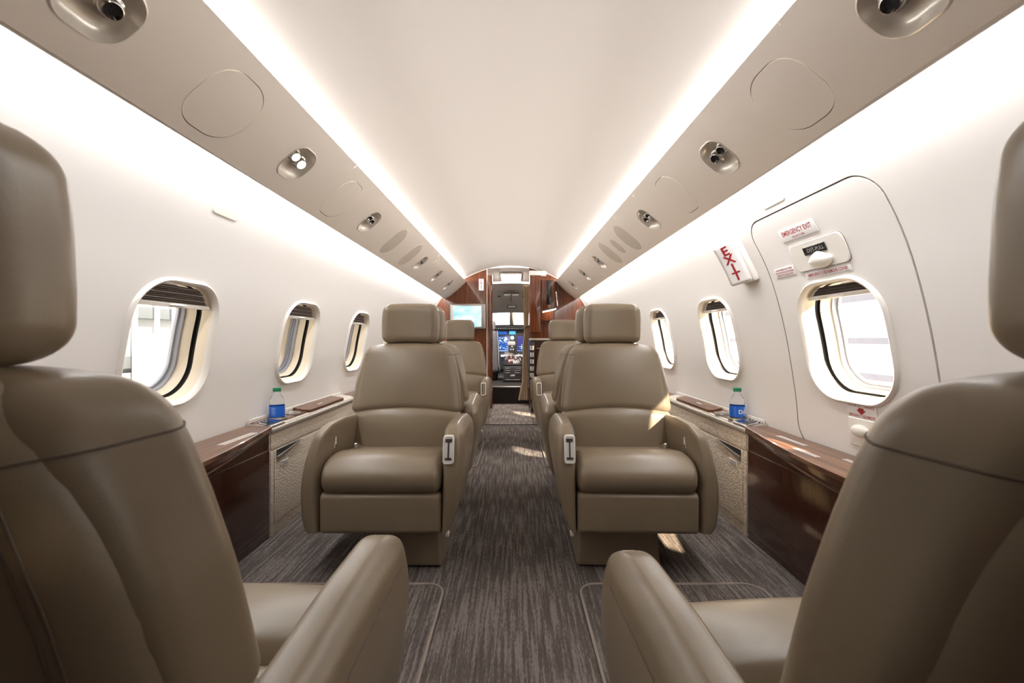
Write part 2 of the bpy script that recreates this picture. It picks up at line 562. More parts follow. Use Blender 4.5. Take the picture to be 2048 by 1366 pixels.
# aft end wall behind the camera
pts = [(-prof(s)[0] if s < 0 else prof(s)[0], prof(s)[1]) for s in np.linspace(-SL[-1], SL[-1], 80)]
bk = mesh_obj('wall_back', [(p[0], Y0, p[1]) for p in pts], [tuple(range(len(pts)))], WOODF, smooth=0); tag(bk, kind='structure')

# ------------------------------------------------------------------ cabin windows
def make_window(num, sg, cy, shade=0.052, s_c=None, WH=WH):
    s_c = s_c or SWIN[sg]
    root = empty('window_%d' % num, (0, 0, 0), kind='structure')
    S = lambda u, v, d=0.0: surf(sg, u, v, d)
    def lp(w, h, r, dy=0, ds=0): return [(cy + dy + a, s_c + ds + b) for a, b in rloop(w, h, r, 64)]
    e = 0.015
    V, Fc = ring(S, [(lp(WW + 2 * e, WH + 2 * e, WR + e), 0.002), (lp(WW + 2 * e - 0.004, WH + 2 * e - 0.004, WR + e), -0.007),
                     (lp(WW + e, WH + e, WR + e / 2), -0.011), (lp(WW, WH, WR), -0.006), (lp(WW - 0.008, WH - 0.008, WR - 0.004), 0.006)])
    mesh_obj('frame', V, Fc, FRAMEM, root, 60)
    V, Fc = ring(S, [(lp(WW - 0.008, WH - 0.008, WR - 0.004), 0.006), (lp(WW - 0.016, WH - 0.014, WR - 0.006), 0.020), (lp(WW - 0.018, WH - 0.016, WR - 0.006), 0.036)])
    mesh_obj('reveal', V, Fc, REVM, root, 60)
    V, Fc = ring(S, [(lp(WW - 0.018, WH - 0.016, WR - 0.006), 0.036), (lp(WW - 0.004, WH - 0.004, WR), 0.040), (lp(WW - 0.004, WH - 0.004, WR), 0.050), (lp(WW - 0.022, WH - 0.022, WR - 0.01), 0.052)])
    mesh_obj('gasket', V, Fc, BLK, root, 30)
    V, Fc = ring(S, [(lp(WW - 0.022, WH - 0.022, WR - 0.01), 0.052), (lp(WW - 0.026, WH - 0.026, WR - 0.012), 0.060), (lp(WW - 0.028, WH - 0.03, WR - 0.012), 0.084)])
    mesh_obj('inner_reveal', V, Fc, REVM, root, 60)
    V, Fc = ring(S, [(lp(WW - 0.028, WH - 0.03, WR - 0.012), 0.084), (lp(WW - 0.038, WH - 0.04, WR - 0.018), 0.086), (lp(WW - 0.038, WH - 0.04, WR - 0.018), 0.100), (lp(WW - 0.046, WH - 0.05, WR - 0.02), 0.102), (lp(WW - 0.046, WH - 0.05, WR - 0.02), 0.112)])
    mesh_obj('seal', V, Fc, GRYR, root, 30)
    V, Fc = disc(S, lp(WW - 0.046, WH - 0.05, WR - 0.02), (cy, s_c), 0.104, 4)
    mesh_obj('pane', V, Fc, GLASS, root, 60)
    # pleated shade pulled a little way down, with its rail and grip
    if shade > 0:
        def halfw(v):
            h = WH / 2 - 0.008; r = WR - 0.006; w = WW / 2 - 0.010
            dv = max(0, abs(v) - (h - r)); return w - r + math.sqrt(max(r * r - dv * dv, 0)) if dv > 0 else w
        npl = max(9, int(9 * shade / 0.05)); V = []; Fc = []
        for k in range(2 * npl + 1):
            v = -(WH / 2 - 0.012) + shade * k / (2 * npl); hw = halfw(v) - 0.001
            d = 0.014 + (0.010 if k % 2 else 0.0)
            for t in (-1, 1): V.append(S(cy + t * hw, s_c + v, d))
        for k in range(2 * npl): Fc.append((2 * k, 2 * k + 1, 2 * k + 3, 2 * k + 2))
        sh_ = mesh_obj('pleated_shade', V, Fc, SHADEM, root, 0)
        sh_.data.materials.append(SHADE_LIT)
        for k, p in enumerate(sh_.data.polygons): p.material_index = (0, 1, 1, 0, 1, 0)[k % 6]  # pale strips paint light caught on the pleat folds into the colour
        v0 = -(WH / 2 - 0.012) + shade; hw = halfw(v0) - 0.001
        mb = MB(); V = []; Fc = []
        for (dv, d) in ((0, 0.010), (0.003, 0.007), (0.011, 0.007), (0.013, 0.010), (0.013, 0.024), (0, 0.024)):
            for t in (-1, -0.5, 0, 0.5, 1): V.append(S(cy + t * (hw + dv * 0.6), s_c + v0 + dv, d))
        for k in range(6):
            for t in range(4): Fc.append((k * 5 + t, k * 5 + t + 1, ((k + 1) % 6) * 5 + t + 1, ((k + 1) % 6) * 5 + t))
        rail = mesh_obj('shade_rail', V, Fc, FRAMEM, root, 40)
        V, Fc = rbox((0.034, 0.0045, 0.005), (0.02, 0.0044, 0.0049), (3, 1, 1), 3)
        Q = [S(cy + p[0], s_c + v0 + 0.005 + p[1], 0.006 + p[2]) for p in V]
        mesh_obj('grip', Q, Fc, WHITE, rail, 60)
    return root
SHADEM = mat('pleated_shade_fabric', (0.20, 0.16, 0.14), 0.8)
SHADE_LIT = mat('pleated_shade_lit_folds', (0.48, 0.42, 0.38), 0.8)
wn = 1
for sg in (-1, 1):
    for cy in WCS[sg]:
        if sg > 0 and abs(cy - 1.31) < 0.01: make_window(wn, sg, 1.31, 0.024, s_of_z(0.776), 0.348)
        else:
            shut = (sg > 0 and abs(cy - 0.525) < 0.02) or (sg < 0 and cy < 0)  # out-of-view shades, drawn fully down to hold light off the seats
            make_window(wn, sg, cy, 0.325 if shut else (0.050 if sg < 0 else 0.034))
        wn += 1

# ------------------------------------------------------------------ emergency exit hatch on the right wall
SR = lambda u, v, d=0.0: surf(1, u, v, d)
hatch = empty('door_1', (0, 0, 0), kind='structure')
hc, hs = (HY0 + HY1) / 2, (HS0 + HS1) / 2
# recess for the latch housing is a hole too, so the panel is made of two bays: above (latch) and below (window)
LY0, LY1, LZ0, LZ1 = 1.20, 1.425, 0.990, 1.072
ls0, ls1 = s_of_z(LZ1), s_of_z(LZ0)
def hatch_panel(WH=0.348):
    # loop of the window hole, ray-mapped to the rounded hatch outline
    hole = rloop(WW, WH, WR, 96); wc = (1.31, s_of_z(0.776))
    W2, H2, R2 = (HY1 - HY0) / 2, (HS1 - HS0) / 2, 0.07
    def outline(du, dv):
        lo, hi = 0.0, 1.5
        for _ in range(40):
            t = (lo + hi) / 2; a = wc[0] + du * t - hc; b = wc[1] + dv * t - hs
            qa, qb = abs(a) - (W2 - R2), abs(b) - (H2 - R2)
            inside = (abs(a) <= W2 and abs(b) <= H2) and not (qa > 0 and qb > 0 and math.hypot(qa, qb) > R2)
            if inside: lo = t
            else: hi = t
        return wc[0] + du * lo, wc[1] + dv * lo
    # denser rays so the corners of the outline stay round
    N = 240; V = []; Fc = []; rings_ = 9
    H = [];
    def ray_hole(th):
        du, dv = math.cos(th), math.sin(th); lo, hi = 0, 1
        for _ in range(40):
            t = (lo + hi) / 2; a, b = abs(du * t), abs(dv * t)
            qa, qb = a - (WW / 2 - WR), b - (WH / 2 - WR)
            ins = (a <= WW / 2 and b <= WH / 2) and not (qa > 0 and qb > 0 and math.hypot(qa, qb) > WR)
            lo, hi = (t, hi) if ins else (lo, t)
        return wc[0] + du * lo, wc[1] + dv * lo, du, dv
    rows = []
    for i in range(N):
        u, v, du, dv = ray_hole(2 * PI * i / N); ou, ov = outline(du, dv); rows.append((u, v, ou, ov))
    for r in range(rings_ + 1):
        t = r / rings_
        for (u, v, ou, ov) in rows: V.append(SR(u + (ou - u) * t, v + (ov - v) * t, -0.001))
    for (u, v, ou, ov) in rows: V.append(SR(ou, ov, 0.012))
    for r in range(rings_ + 1):
        for i in range(N):
            j = (i + 1) % N; Fc.append((r * N + i, r * N + j, (r + 1) * N + j, (r + 1) * N + i))
    return V, Fc
V, Fc = hatch_panel()
mesh_obj('hatch_panel', V, Fc, SHELLM, hatch, 40)
V, Fc = ring(SR, [([(hc + a, hs + b) for a, b in rloop(HY1 - HY0 + 0.06, HS1 - HS0 + 0.06, 0.085, 240)], 0.001), ([(hc + a, hs + b) for a, b in rloop(HY1 - HY0 - 0.03, HS1 - HS0 - 0.03, 0.06, 240)], 0.006)])
mesh_obj('gap_seal', V, Fc, GAP, hatch, 0)
# latch housing standing proud a few millimetres with a dark window and a domed cover
lc, lsc = (LY0 + LY1) / 2, (ls0 + ls1) / 2
lo = rloop(LY1 - LY0, ls1 - ls0, 0.018, 48)
V, Fc = ring(SR, [([(lc + a, lsc + b) for a, b in lo], 0.0), ([(lc + a, lsc + b) for a, b in lo], -0.005), ([(lc + a * 0.97, lsc + b * 0.95) for a, b in lo], -0.006)])
V2, F2 = disc(SR, [(lc + a * 0.97, lsc + b * 0.95) for a, b in lo], (lc, lsc), -0.006, 4)
mb = MB(); mb.add(V, Fc); mb.add(V2, F2); hous = mb.obj('latch_cover', FRAMEM, hatch, 40)
V, Fc = ring(SR, [([(lc + a * 1.012, lsc + b * 1.02) for a, b in lo], -0.0015), ([(lc + a, lsc + b) for a, b in lo], -0.0016)])
mesh_obj('cover_gap', V, Fc, GAP, hatch, 0)
Q, Fc = bbox(lc - 0.046, lc + 0.046, ls0 + 0.016, ls0 + 0.042, -0.011, -0.005, 0.002)
V = [SR(p[0], p[1], p[2]) for p in Q]
lw = mesh_obj('latch_window', V, Fc, LENSOFF, hous, 30)
TV, TF = text_mesh('EXIT-PULL', 0.016)
mesh_obj('latch_lettering', [SR(lc - 0.008 - u, ls0 + 0.029 - v, -0.0118) for u, v in TV], TF, GREYT, hous, 0)
Q, Fc = rbox((0.048, 0.026, 0.020), (0.046, 0.025, 0.019), (2, 2, 2), 6)
V = [SR(lc - 0.008 + p[0] * (1 - 0.45 * max(0, -p[1] / 0.024)), ls1 - 0.026 + p[1], -0.007 + p[2]) for p in Q]
mesh_obj('thumb_dome', V, Fc, FRAMEM, hous, 60)
# lower exit-handle cover under the hatch window
Q, Fc = bbox(1.225, 1.335, s_of_z(0.553), s_of_z(0.470), -0.006, 0.002, 0.004)
hc2 = mesh_obj('handle_cover', [SR(*p) for p in Q], Fc, FRAMEM, hatch, 40)
Q, Fc = rbox((0.032, 0.018, 0.016), (0.031, 0.017, 0.015), (1, 1, 1), 5)
mesh_obj('finger_dome', [SR(1.285 + p[0], s_of_z(0.517) + p[1], -0.008 + p[2]) for p in Q], Fc, FRAMEM, hc2, 60)

def placard(name, cy, z, w, h, lines, label, sg=1, parent=None, tilt=0.0, color=None, arrow=False, cat='sign', base=0.0):
    s0 = s_of_z(z)
    ct, st = math.cos(tilt), math.sin(tilt)
    root = empty(name, (0, 0, 0), label=label, cat=cat)
    Q, Fc = bbox(-w / 2, w / 2, -h / 2, h / 2, -0.0012, 0.0012, 0.0008)
    def T(p, dd=0.0): return surf(sg, cy - sg * (p[0] * ct - p[1] * st), s0 - (p[0] * st + p[1] * ct), base - 0.0022 + dd)
    mesh_obj('plate', [T(p, p[2]) for p in Q], Fc, WHITE, root, 30)
    for (txt, size, dy, sx) in lines:
        TV, TF = text_mesh(txt, size, sx)
        mesh_obj('lettering', [T((u, v + dy), -0.0015) for u, v in TV], TF, color or REDT, root, 0)
    if arrow:
        A = [(-0.010, 0.006), (0.010, 0.006), (0.010, 0.0), (0.018, 0.0), (0, -0.014), (-0.018, 0.0), (-0.010, 0.0)]
        mesh_obj('arrow', [T((a, b + arrow), -0.0016) for a, b in A], [tuple(range(7))], REDT, root, 0)
    return root
placard('exit_placard', 1.355, 1.105, 0.165, 0.040, [('EMERGENCY EXIT', 0.0215, 0.005, 0.80), ('PULL IN TO OPEN', 0.009, -0.012, 0.8)],
        'white placard with red EMERGENCY EXIT lettering at the top of the hatch', base=0.0)
placard('cover_placard', 1.305, 0.9755, 0.185, 0.016, [('EMERGENCY USE-REMOVE COVER', 0.0135, 0, 0.80)],
        'narrow white placard reading EMERGENCY USE-REMOVE COVER under the latch cover', base=0.0)
placard('instruction_placard', 1.492, 1.003, 0.105, 0.030, [('WHEN REMOVING COVER', 0.0085, 0.009, 0.85), ('PULL HANDLE AND HATCH INWARD', 0.0085, 0.0, 0.68), ('PUSH HATCH CLEAR OF EXIT', 0.0085, -0.009, 0.75)],
        'small white placard with three lines of fine red print left of the latch', base=0.0)
placard('handle_placard', 1.282, 0.576, 0.110, 0.044, [('LOWER EXIT HANDLE', 0.0125, 0.013, 0.78), ('EMERGENCY USE-REMOVE', 0.0105, -0.016, 0.78)],
        'white placard reading LOWER EXIT HANDLE with red arrow below the hatch window', arrow=0.001, base=0.0)

# lit EXIT box beside the hatch
def exit_box():
    cy, z = 1.715, 1.085; s0 = s_of_z(z); tl = 0.0
    root = empty('exit_sign', (0, 0, 0), label='white wall box with vertical red EXIT letters beside the emergency hatch', cat='sign')
    ca, sa = math.cos(0.62), math.sin(0.62)
    def EB(u, v, d): return surf(1, cy + u * ca + d * sa, s0 + v, -u * sa * 0.9 + d * ca - 0.018)
    Q, Fc = bbox(-0.06, 0.055, -0.094, 0.094, -0.012, 0.012, 0.008)
    mesh_obj('mounting_plate', [surf(1, cy - 0.005 + p[0], s0 + p[1], -0.006 + p[2]) for p in Q], Fc, FRAMEM, root, 50)
    Q, Fc = rbox((0.045, 0.090, 0.026), (0.012, 0.012, 0.012), (2, 4, 1), 3)
    mesh_obj('housing', [EB(p[0], p[1], -0.014 + p[2]) for p in Q], Fc, FRAMEM, root, 50)
    Q, Fc = rbox((0.038, 0.084, 0.010), (0.010, 0.010, 0.005), (1, 3, 1), 3)
    mesh_obj('lens', [EB(-0.004 + p[0], p[1], -0.036 + p[2]) for p in Q], Fc, WHITE, root, 50)
    for k, ch in enumerate('EXIT'):
        TV, TF = text_mesh(ch, 0.050, 1.15)
        mesh_obj('letter', [EB(-0.004 - u, -0.055 + 0.0365 * k - v, -0.0475) for u, v in TV], TF, REDT, root, 0)
exit_box()
# slim outlined covers high on each side wall
for sg, cy, z, lab in ((-1, 1.372, 1.165, 'slim cream cover plate on left wall above the front window'), (1, 1.385, 1.205, 'slim cream cover plate on right wall above the emergency hatch')):
    root = empty('cover_plate', (0, 0, 0), label=lab, cat='cover plate')
    lo = rloop(0.112, 0.026, 0.008, 32); s0 = s_of_z(z)
    V, Fc = ring(lambda u, v, d: surf(sg, u, v, d), [([(cy + a * 1.03, s0 + b * 1.12) for a, b in lo], 0.001), ([(cy + a * 1.03, s0 + b * 1.12) for a, b in lo], -0.0012), ([(cy + a, s0 + b) for a, b in lo], -0.0012), ([(cy + a, s0 + b) for a, b in lo], 0.001)])
    mesh_obj('bezel', V, Fc, VALM, root, 0)
    V, Fc = disc(lambda u, v, d: surf(sg, u, v, d), [(cy + a, s0 + b) for a, b in lo], (cy, s0), -0.0018, 3)
    V2, F2 = ring(lambda u, v, d: surf(sg, u, v, d), [([(cy + a, s0 + b) for a, b in lo], 0.0), ([(cy + a, s0 + b) for a, b in lo], -0.0018)])
    mb = MB(); mb.add(V, Fc); mb.add(V2, F2); mb.obj('plate', FRAMEM, root, 30)

# ------------------------------------------------------------------ valances (service panels) with holes for pods and access panels
def VS(sg):
    def S(y, v, d=0.0):
        t = (y - 0.75) / (5.1 - 0.75)
        ix = 0.541 + (0.506 - 0.541) * t; ox = 0.720 + (0.742 - 0.720) * t
        iz = 1.397 + (1.430 - 1.397) * t; oz = 1.243 + (1.230 - 1.243) * t
        vv = v / 0.26
        x = ix + (ox - ix) * vv; z = iz + (oz - iz) * vv
        L = math.hypot(ox - ix, oz - iz); nx, nz = (iz - oz) / L, (ox - ix) / L
        b = -0.010 * (1 - (2 * vv - 1) ** 2)
        return (sg * (x + nx * (d + b)), y, z + nz * (d + b))
    return S
pod_items = {-1: [(0.715, 'p'), (1.025, 'a'), (1.365, 'p'), (1.72, 'a'), (2.05, 'p'), (2.47, 's'), (2.87, 's'), (3.17, 'p'), (3.48, 'a'), (3.82, 'p'), (4.48, 'p')],
             1: [(0.70, 'p'), (0.985, 'a'), (1.32, 'p'), (1.67, 'a'), (2.01, 'p'), (2.38, 's'), (2.59, 't'), (2.80, 's'), (3.13, 'p'), (3.44, 'a'), (3.76, 'p'), (4.48, 'p')]}
VC = 0.137
def valance(sg, num):
    S = VS(sg)
    root = empty('trim_%d' % num, (0, 0, 0), kind='structure')
    items = pod_items[sg]
    mb = MB(); ycur = Y0
    for k, (y, t) in enumerate(items):
        hw = {'p': 0.066, 'a': 0.096, 's': 0.088, 't': 0.055}[t]
        y0, y1 = y - hw - 0.012, y + hw + 0.012
        if y0 > ycur + 1e-6: mb.add(*grid(lambda u, v: S(u, v), [ycur, y0], list(np.linspace(0, 0.26, 9))))
        w, h, r = {'p': (0.120, 0.122, 0.045), 'a': (0.178, 0.184, 0.072), 's': (0.155, 0.180, 0.068), 't': (0.092, 0.110, 0.042)}[t]
        hole = rloop(w, h, r, 96)
        mb.add(*bay(S, y0, y1, 0.0, 0.26, hole, y, VC, 4))
        ycur = y1
        c = (y, VC)
        if t in 'ast':
            g = 0.0022 if t == 'a' else 0.0012
            V, Fc = disc(S, [(y + a * (1 - g / w * 2), VC + b * (1 - g / h * 2)) for a, b in hole], c, 0.0, 5, -0.0005)
            V2, F2 = ring(S, [([(y + a * (1 - g / w * 2), VC + b * (1 - g / h * 2)) for a, b in hole], 0.0), ([(y + a * (1 - g / w * 2), VC + b * (1 - g / h * 2)) for a, b in hole], 0.008)])
            m2 = MB(); m2.add(V, Fc); m2.add(V2, F2)
            m2.obj('access_panel' if t == 'a' else 'speaker_grille', VALM if t == 'a' else SPK, root, 40)
            V, Fc = ring(S, [([(y + a * 1.03, VC + b * 1.03) for a, b in hole], 0.004), ([(y + a * 0.93, VC + b * 0.93) for a, b in hole], 0.004)])
            mesh_obj('panel_gap', V, Fc, GAP, root, 0)
    mb.add(*grid(lambda u, v: S(u, v), [ycur, Y1], list(np.linspace(0, 0.26, 9))))
    # turned-back lips along both edges
    mb.add(*grid(lambda u, v: S(u, v * 0.0 + 0.0, v), list(np.linspace(Y0, Y1, 3)), [0.0, 0.006, 0.010]))
    mb.add(*grid(lambda u, v: S(u, 0.26, v), list(np.linspace(Y0, Y1, 3)), [0.0, 0.006, 0.012]))
    mb.add(*grid(lambda u, v: S(u, v, 0.034), [Y0, Y1], list(np.linspace(0.06, 0.20, 4))))
    o = mb.obj('valance_panel', VALM, root, 30)
valance(-1, 1); valance(1, 2)

def pod(sg, y, lit, label):
    S = VS(sg)
    root = empty('reading_light', S(y, VC, 0.0), label=label, cat='light', group='reading lights in the valances')
    base = Vector(S(y, VC, 0.0))
    def L(p): return tuple(Vector(p) - base)
    lo = rloop(0.120, 0.122, 0.045, 48)
    sh = 0.0
    loops = [([(y + a * 1.06, VC + b * 1.05) for a, b in lo], -0.0005), ([(y + a, VC + b) for a, b in lo], -0.0018), ([(y + a * 0.97, VC + b * 0.975) for a, b in lo], 0.004),
             ([(y + a * 0.88, VC + b * 0.90) for a, b in lo], 0.017), ([(y + a * 0.66, VC + b * 0.70) for a, b in lo], 0.027), ([(y + a * 0.3, VC + b * 0.3) for a, b in lo], 0.031)]
    V, Fc = ring(S, loops); Fc.append(tuple(range(5 * 48, 6 * 48)))
    mesh_obj('recess_cup', [L(p) for p in V], Fc, PODM, root, 50)
    # two barrels aimed down into the cabin: reading lamp and air outlet
    n = (Vector(S(y, VC, -0.1)) - Vector(S(y, VC, 0.0))).normalized()      # into the cabin
    for (dy, dv, r, kind) in ((0.022, -0.006, 0.0195, 'reading_lamp'), (-0.024, -0.014, 0.0175, 'air_outlet')):
        c = Vector(S(y + dy, VC + dv, 0.020)) - base
        ax = (n + Vector((0, -0.25, 0))).normalized() if sg else n
        xa = Vector((0, 1, 0)).cross(ax).normalized(); ya = ax.cross(xa)
        pr = [(r * 1.05, -0.010), (r * 1.12, 0.0), (r * 1.1, 0.004), (r * 0.86, 0.006), (r * 0.84, 0.014), (r * 0.80, 0.018), (r * 0.70, 0.019), (r * 0.68, 0.012)]
        V, Fc = lathe(pr, 20, c, xa, ya, ax, cap=False)
        b = mesh_obj(kind, V, Fc, CHROME, root, 40)
        V, Fc = lathe([(0.0005, 0.013), (r * 0.69, 0.0125)], 20, c, xa, ya, ax, cap=False)
        mesh_obj('lens', V, Fc, LAMPON if lit else LENSOFF, b, 40)
PODM = mat('pod_satin_cream', (0.72, 0.66, 0.58), 0.28, metal=0.3)
order = ['nearest the camera', 'second from the camera', 'third from the camera', 'fourth from the camera', 'fifth from the camera', 'farthest, next to the bulkhead']
for sg in (-1, 1):
    k = 0
    for (y, t) in pod_items[sg]:
        if t == 'p':
            lit = (sg < 0 and k == 1)
            pod(sg, y, lit, ('switched-on twin reading light' if lit else 'chrome twin reading light and air outlet') + ' in the %s valance, %s' % ('left' if sg < 0 else 'right', order[k]))
            k += 1

# ------------------------------------------------------------------ forward bulkhead
def bulk_poly(sg, xin):
    pts = []
    for s in np.linspace(0, SL[-1], 120):
        x, z = prof(s)
        if x >= xin: pts.append((x + 0.004, z + 0.004))
    z_in = float(np.interp(xin, PR[:60, 0], PR[:60, 1]))
    loop = [(xin, z_in)] + pts + [(xin, 0.0)]
    n = len(loop)
    V = [(sg * x, Y1, z) for x, z in loop] + [(sg * x, Y1 + 0.05, z) for x, z in loop]
    Fc = [tuple(range(n)), tuple(range(n, 2 * n))[::-1]] + [(i, (i + 1) % n, n + (i + 1) % n, n + i) for i in range(n)]
    return V, Fc
wf = empty('wall_front', (0, 0, 0), kind='structure')
V, Fc = bulk_poly(-1, 0.262); mesh_obj('wood_panel', V, Fc, WOODB, wf, 0)
V, Fc = bulk_poly(1, 0.208); mesh_obj('wood_panel', V, Fc, WOODB, wf, 0)
# bright trim bead following the shell at the bulkhead
V, Fc = tube([( (-1 if s < 0 else 1) * (prof(s)[0] - 0.004), Y1 - 0.004, prof(s)[1] - 0.004) for s in np.linspace(-s_of_z(1.1), s_of_z(1.1), 90)], 0.006, 6)
mesh_obj('edge_bead', V, Fc, FRAMEM, wf, 60)
# rounded wooden door post at the left of the doorway
V, Fc = lathe([(0.030, 0.0), (0.030, 1.50)], 20, (-0.236, Y1 + 0.005, 0.0)); mesh_obj('door_post', V, Fc, WOODB, wf, 60)
V, Fc = bbox(-0.275, -0.262, Y1 - 0.012, Y1 + 0.02, 0.0, 1.57, 0.003); mesh_obj('post_trim', V, Fc, FRAMEM, wf, 30)

# vestibule (between cabin and flight deck)
YV = 6.32
vest = empty('ceiling.001', (0, 0, 0), kind='structure')
V, Fc = grid(lambda x, y: (x, y, 1.592 - 0.22 * x * x), list(np.linspace(-0.62, 0.62, 15)), [Y1 + 0.0, YV]); mesh_obj('vestibule_lining', V, Fc, SHELLM, vest, 60)
vl = mesh_obj('wall_left.001', *box(-0.60, -0.58, Y1 + 0.05, YV, 0, 1.6), SHELLM, smooth=0); tag(vl, kind='structure')
vr = mesh_obj('wall_right.001', *box(0.58, 0.60, Y1 + 0.05, YV, 0, 1.6), WOODB, smooth=0); tag(vr, kind='structure')
t = empty('ceiling_light', (0, 5.77, 1.585), label='bright rectangular ceiling light in the entry beyond the doorway', cat='light')
V, Fc = bbox(-0.135, 0.135, -0.34, 0.36, -0.022, 0.0, 0.02, m=3); mesh_obj('frame', V, Fc, FRAMEM, t, 40)
V, Fc = bbox(-0.122, 0.122, -0.32, 0.34, -0.030, -0.015, 0.007, m=3); mesh_obj('diffuser', V, Fc, CEILLAMP, t, 40)
vl_ = bpy.data.lights.new('entry_light', 'AREA'); vl_.shape = 'RECTANGLE'; vl_.size = 0.24; vl_.size_y = 0.66; vl_.energy = 9.0; vl_.color = (1.0, 0.95, 0.87)
vlo = bpy.data.objects.new('entry_light', vl_); vlo.location = (0, 5.78, 1.548); COL.objects.link(vlo)
# vestibule carpet mat and riser
vm = mesh_obj('entry_carpet', *bbox(-0.20, 0.203, 4.10, 5.40, 0.0, 0.006, 0.003), CARPET2, smooth=30)
tag(vm, 'paler ribbed carpet in the doorway at the end of the aisle', 'carpet')
seam = mesh_obj('threshold_strip', *bbox(-0.27, 0.25, 4.075, 4.10, 0.0, 0.007, 0.003), DKMET, smooth=30)
tag(seam, 'thin dark threshold strip crossing the aisle carpet', 'threshold')

# monitor on the left bulkhead
def Px(px, py, D): return ((px - 1026) * D / F_PX + CX, D, CZ - (py - 678) * D / F_PX)
D = 5.06
x0, _, z1 = Px(900, 607.5, D); x1, _, z0 = Px(971.5, 658, D)
t = empty('monitor', ((x0 + x1) / 2, D, (z0 + z1) / 2), label='silver-framed monitor showing a pale blue picture on the left bulkhead', cat='monitor')
w, h = (x1 - x0) / 2, (z1 - z0) / 2
V, Fc = bbox(-w, w, -0.02, 0.03, -h, h, 0.012, m=3); mesh_obj('bezel', V, Fc, SILVER, t, 40)
SCR = mat('monitor_picture', (0.02, 0.02, 0.02), 0.2)
def scr_nodes(m):
    n = nodes_noise(m, 5, (1, 1, 2.2), detail=5)
    nt = m.node_tree; r = nt.nodes.new('ShaderNodeValToRGB'); cr = r.color_ramp
    cr.elements[0].position = 0.35; cr.elements[0].color = (0.22, 0.62, 0.86, 1)
    cr.elements[1].position = 0.62; cr.elements[1].color = (0.85, 0.96, 1.0, 1)
    nt.links.new(n.outputs['Fac'], r.inputs[0]); b = nt.nodes['Principled BSDF']
    nt.links.new(r.outputs[0], b.inputs['Emission Color']); b.inputs['Emission Strength'].default_value = 1.05
scr_nodes(SCR)
V, Fc = bbox(-w * 0.80, w * 0.76, -0.024, -0.01, -h * 0.82, h * 0.82, 0.002); mesh_obj('screen', V, Fc, SCR, t, 30)

# vertical EXIT sign on left bulkhead
x0, _, z1 = Px(957.5, 557.5, D); x1, _, z0 = Px(967, 580.5, D)
t = empty('exit_sign', ((x0 + x1) / 2, 5.085, (z0 + z1) / 2), label='small white sign with vertical red EXIT letters beside the doorway', cat='sign')
w, h = (x1 - x0) / 2, (z1 - z0) / 2
EXW = mat('lit_sign_face', (0.9, 0.88, 0.88), 0.4, emit=(1, 0.95, 0.93), estr=0.5)
V, Fc = bbox(-w, w, -0.014, 0.014, -h, h, 0.005, m=3); mesh_obj('plate', V, Fc, EXW, t, 40)
for k, ch in enumerate('EXIT'):
    TV, TF = text_mesh(ch, 0.036, 1.1)
    mesh_obj('letter', [(u, -0.0152, v + h * 0.68 - k * h * 0.45) for u, v in TV], TF, REDT, t, 0)

# galley on the right of the doorway
g = empty('galley_cabinet', (0.208, 4.93, 0.0), label='glossy mahogany galley column with open niche right of the doorway', cat='cabinet')
def GB(x0, x1, y0, y1, z0, z1, r=0.004): return bbox(x0 - 0.208, x1 - 0.208, y0 - 4.93, y1 - 4.93, z0, z1, r)
mesh_obj('upper_cabinet', *GB(0.208, 0.33, 4.97, 5.095, 0.86, 1.485), WOODB, g, 30)
mesh_obj('cabinet_door', *GB(0.335, 0.485, 4.985, 5.095, 0.98, 1.44, 0.012), WOODB, g, 30)
mesh_obj('soffit_block', *GB(0.206, 0.40, 5.02, 5.098, 1.487, 1.545, 0.01), SHELLM, g, 30)
# slim dark display niche and chrome rail
mesh_obj('display_niche', *GB(0.395, 0.452, 4.975, 4.99, 1.16, 1.43, 0.003), LENSOFF, g, 30)
V, Fc = tube([(0.290, -0.0, 1.30), (0.298, -0.0, 1.22), (0.304, 0.0, 1.14)], 0.006, 8); mesh_obj('grab_rail', V, Fc, CHROME, g, 60)
def shelf_fn(x, y, z): return x, y, z + 0.22 * x
V, Fc = rbox((0.085, 0.05, 0.010), 0.008, (4, 2, 1), 2, shelf_fn, (0.205, 0.0, 1.105)); mesh_obj('light_shelf', V, Fc, WOODD, g, 40)
V, Fc = rbox((0.072, 0.042, 0.006), 0.005, (4, 2, 1), 2, shelf_fn, (0.215, 0.0, 1.092)); mesh_obj('shelf_lamp', V, Fc, mat('shelf_lamp_glow', (1, 1, 1), 0.4, emit=(1, 0.93, 0.82), estr=5), g, 40)
mesh_obj('base_cabinet', *GB(0.215, 0.56, 4.80, 5.095, 0.0, 0.765, 0.006), WOODF, g, 30)
mesh_obj('countertop', *GB(0.205, 0.58, 4.775, 5.097, 0.765, 0.787, 0.005), STONE, g, 30)
for k in range(3):
    dr = mesh_obj('drawer', *GB(0.225, 0.45, 4.790, 4.80, 0.10 + 0.21 * k, 0.29 + 0.21 * k, 0.003), WOODF, g, 30)
    V, Fc = tube([(0.07, -0.146, 0.26 + 0.21 * k), (0.16, -0.146, 0.26 + 0.21 * k)], 0.004, 6); mesh_obj('handle', V, Fc, CHROME, dr, 60)
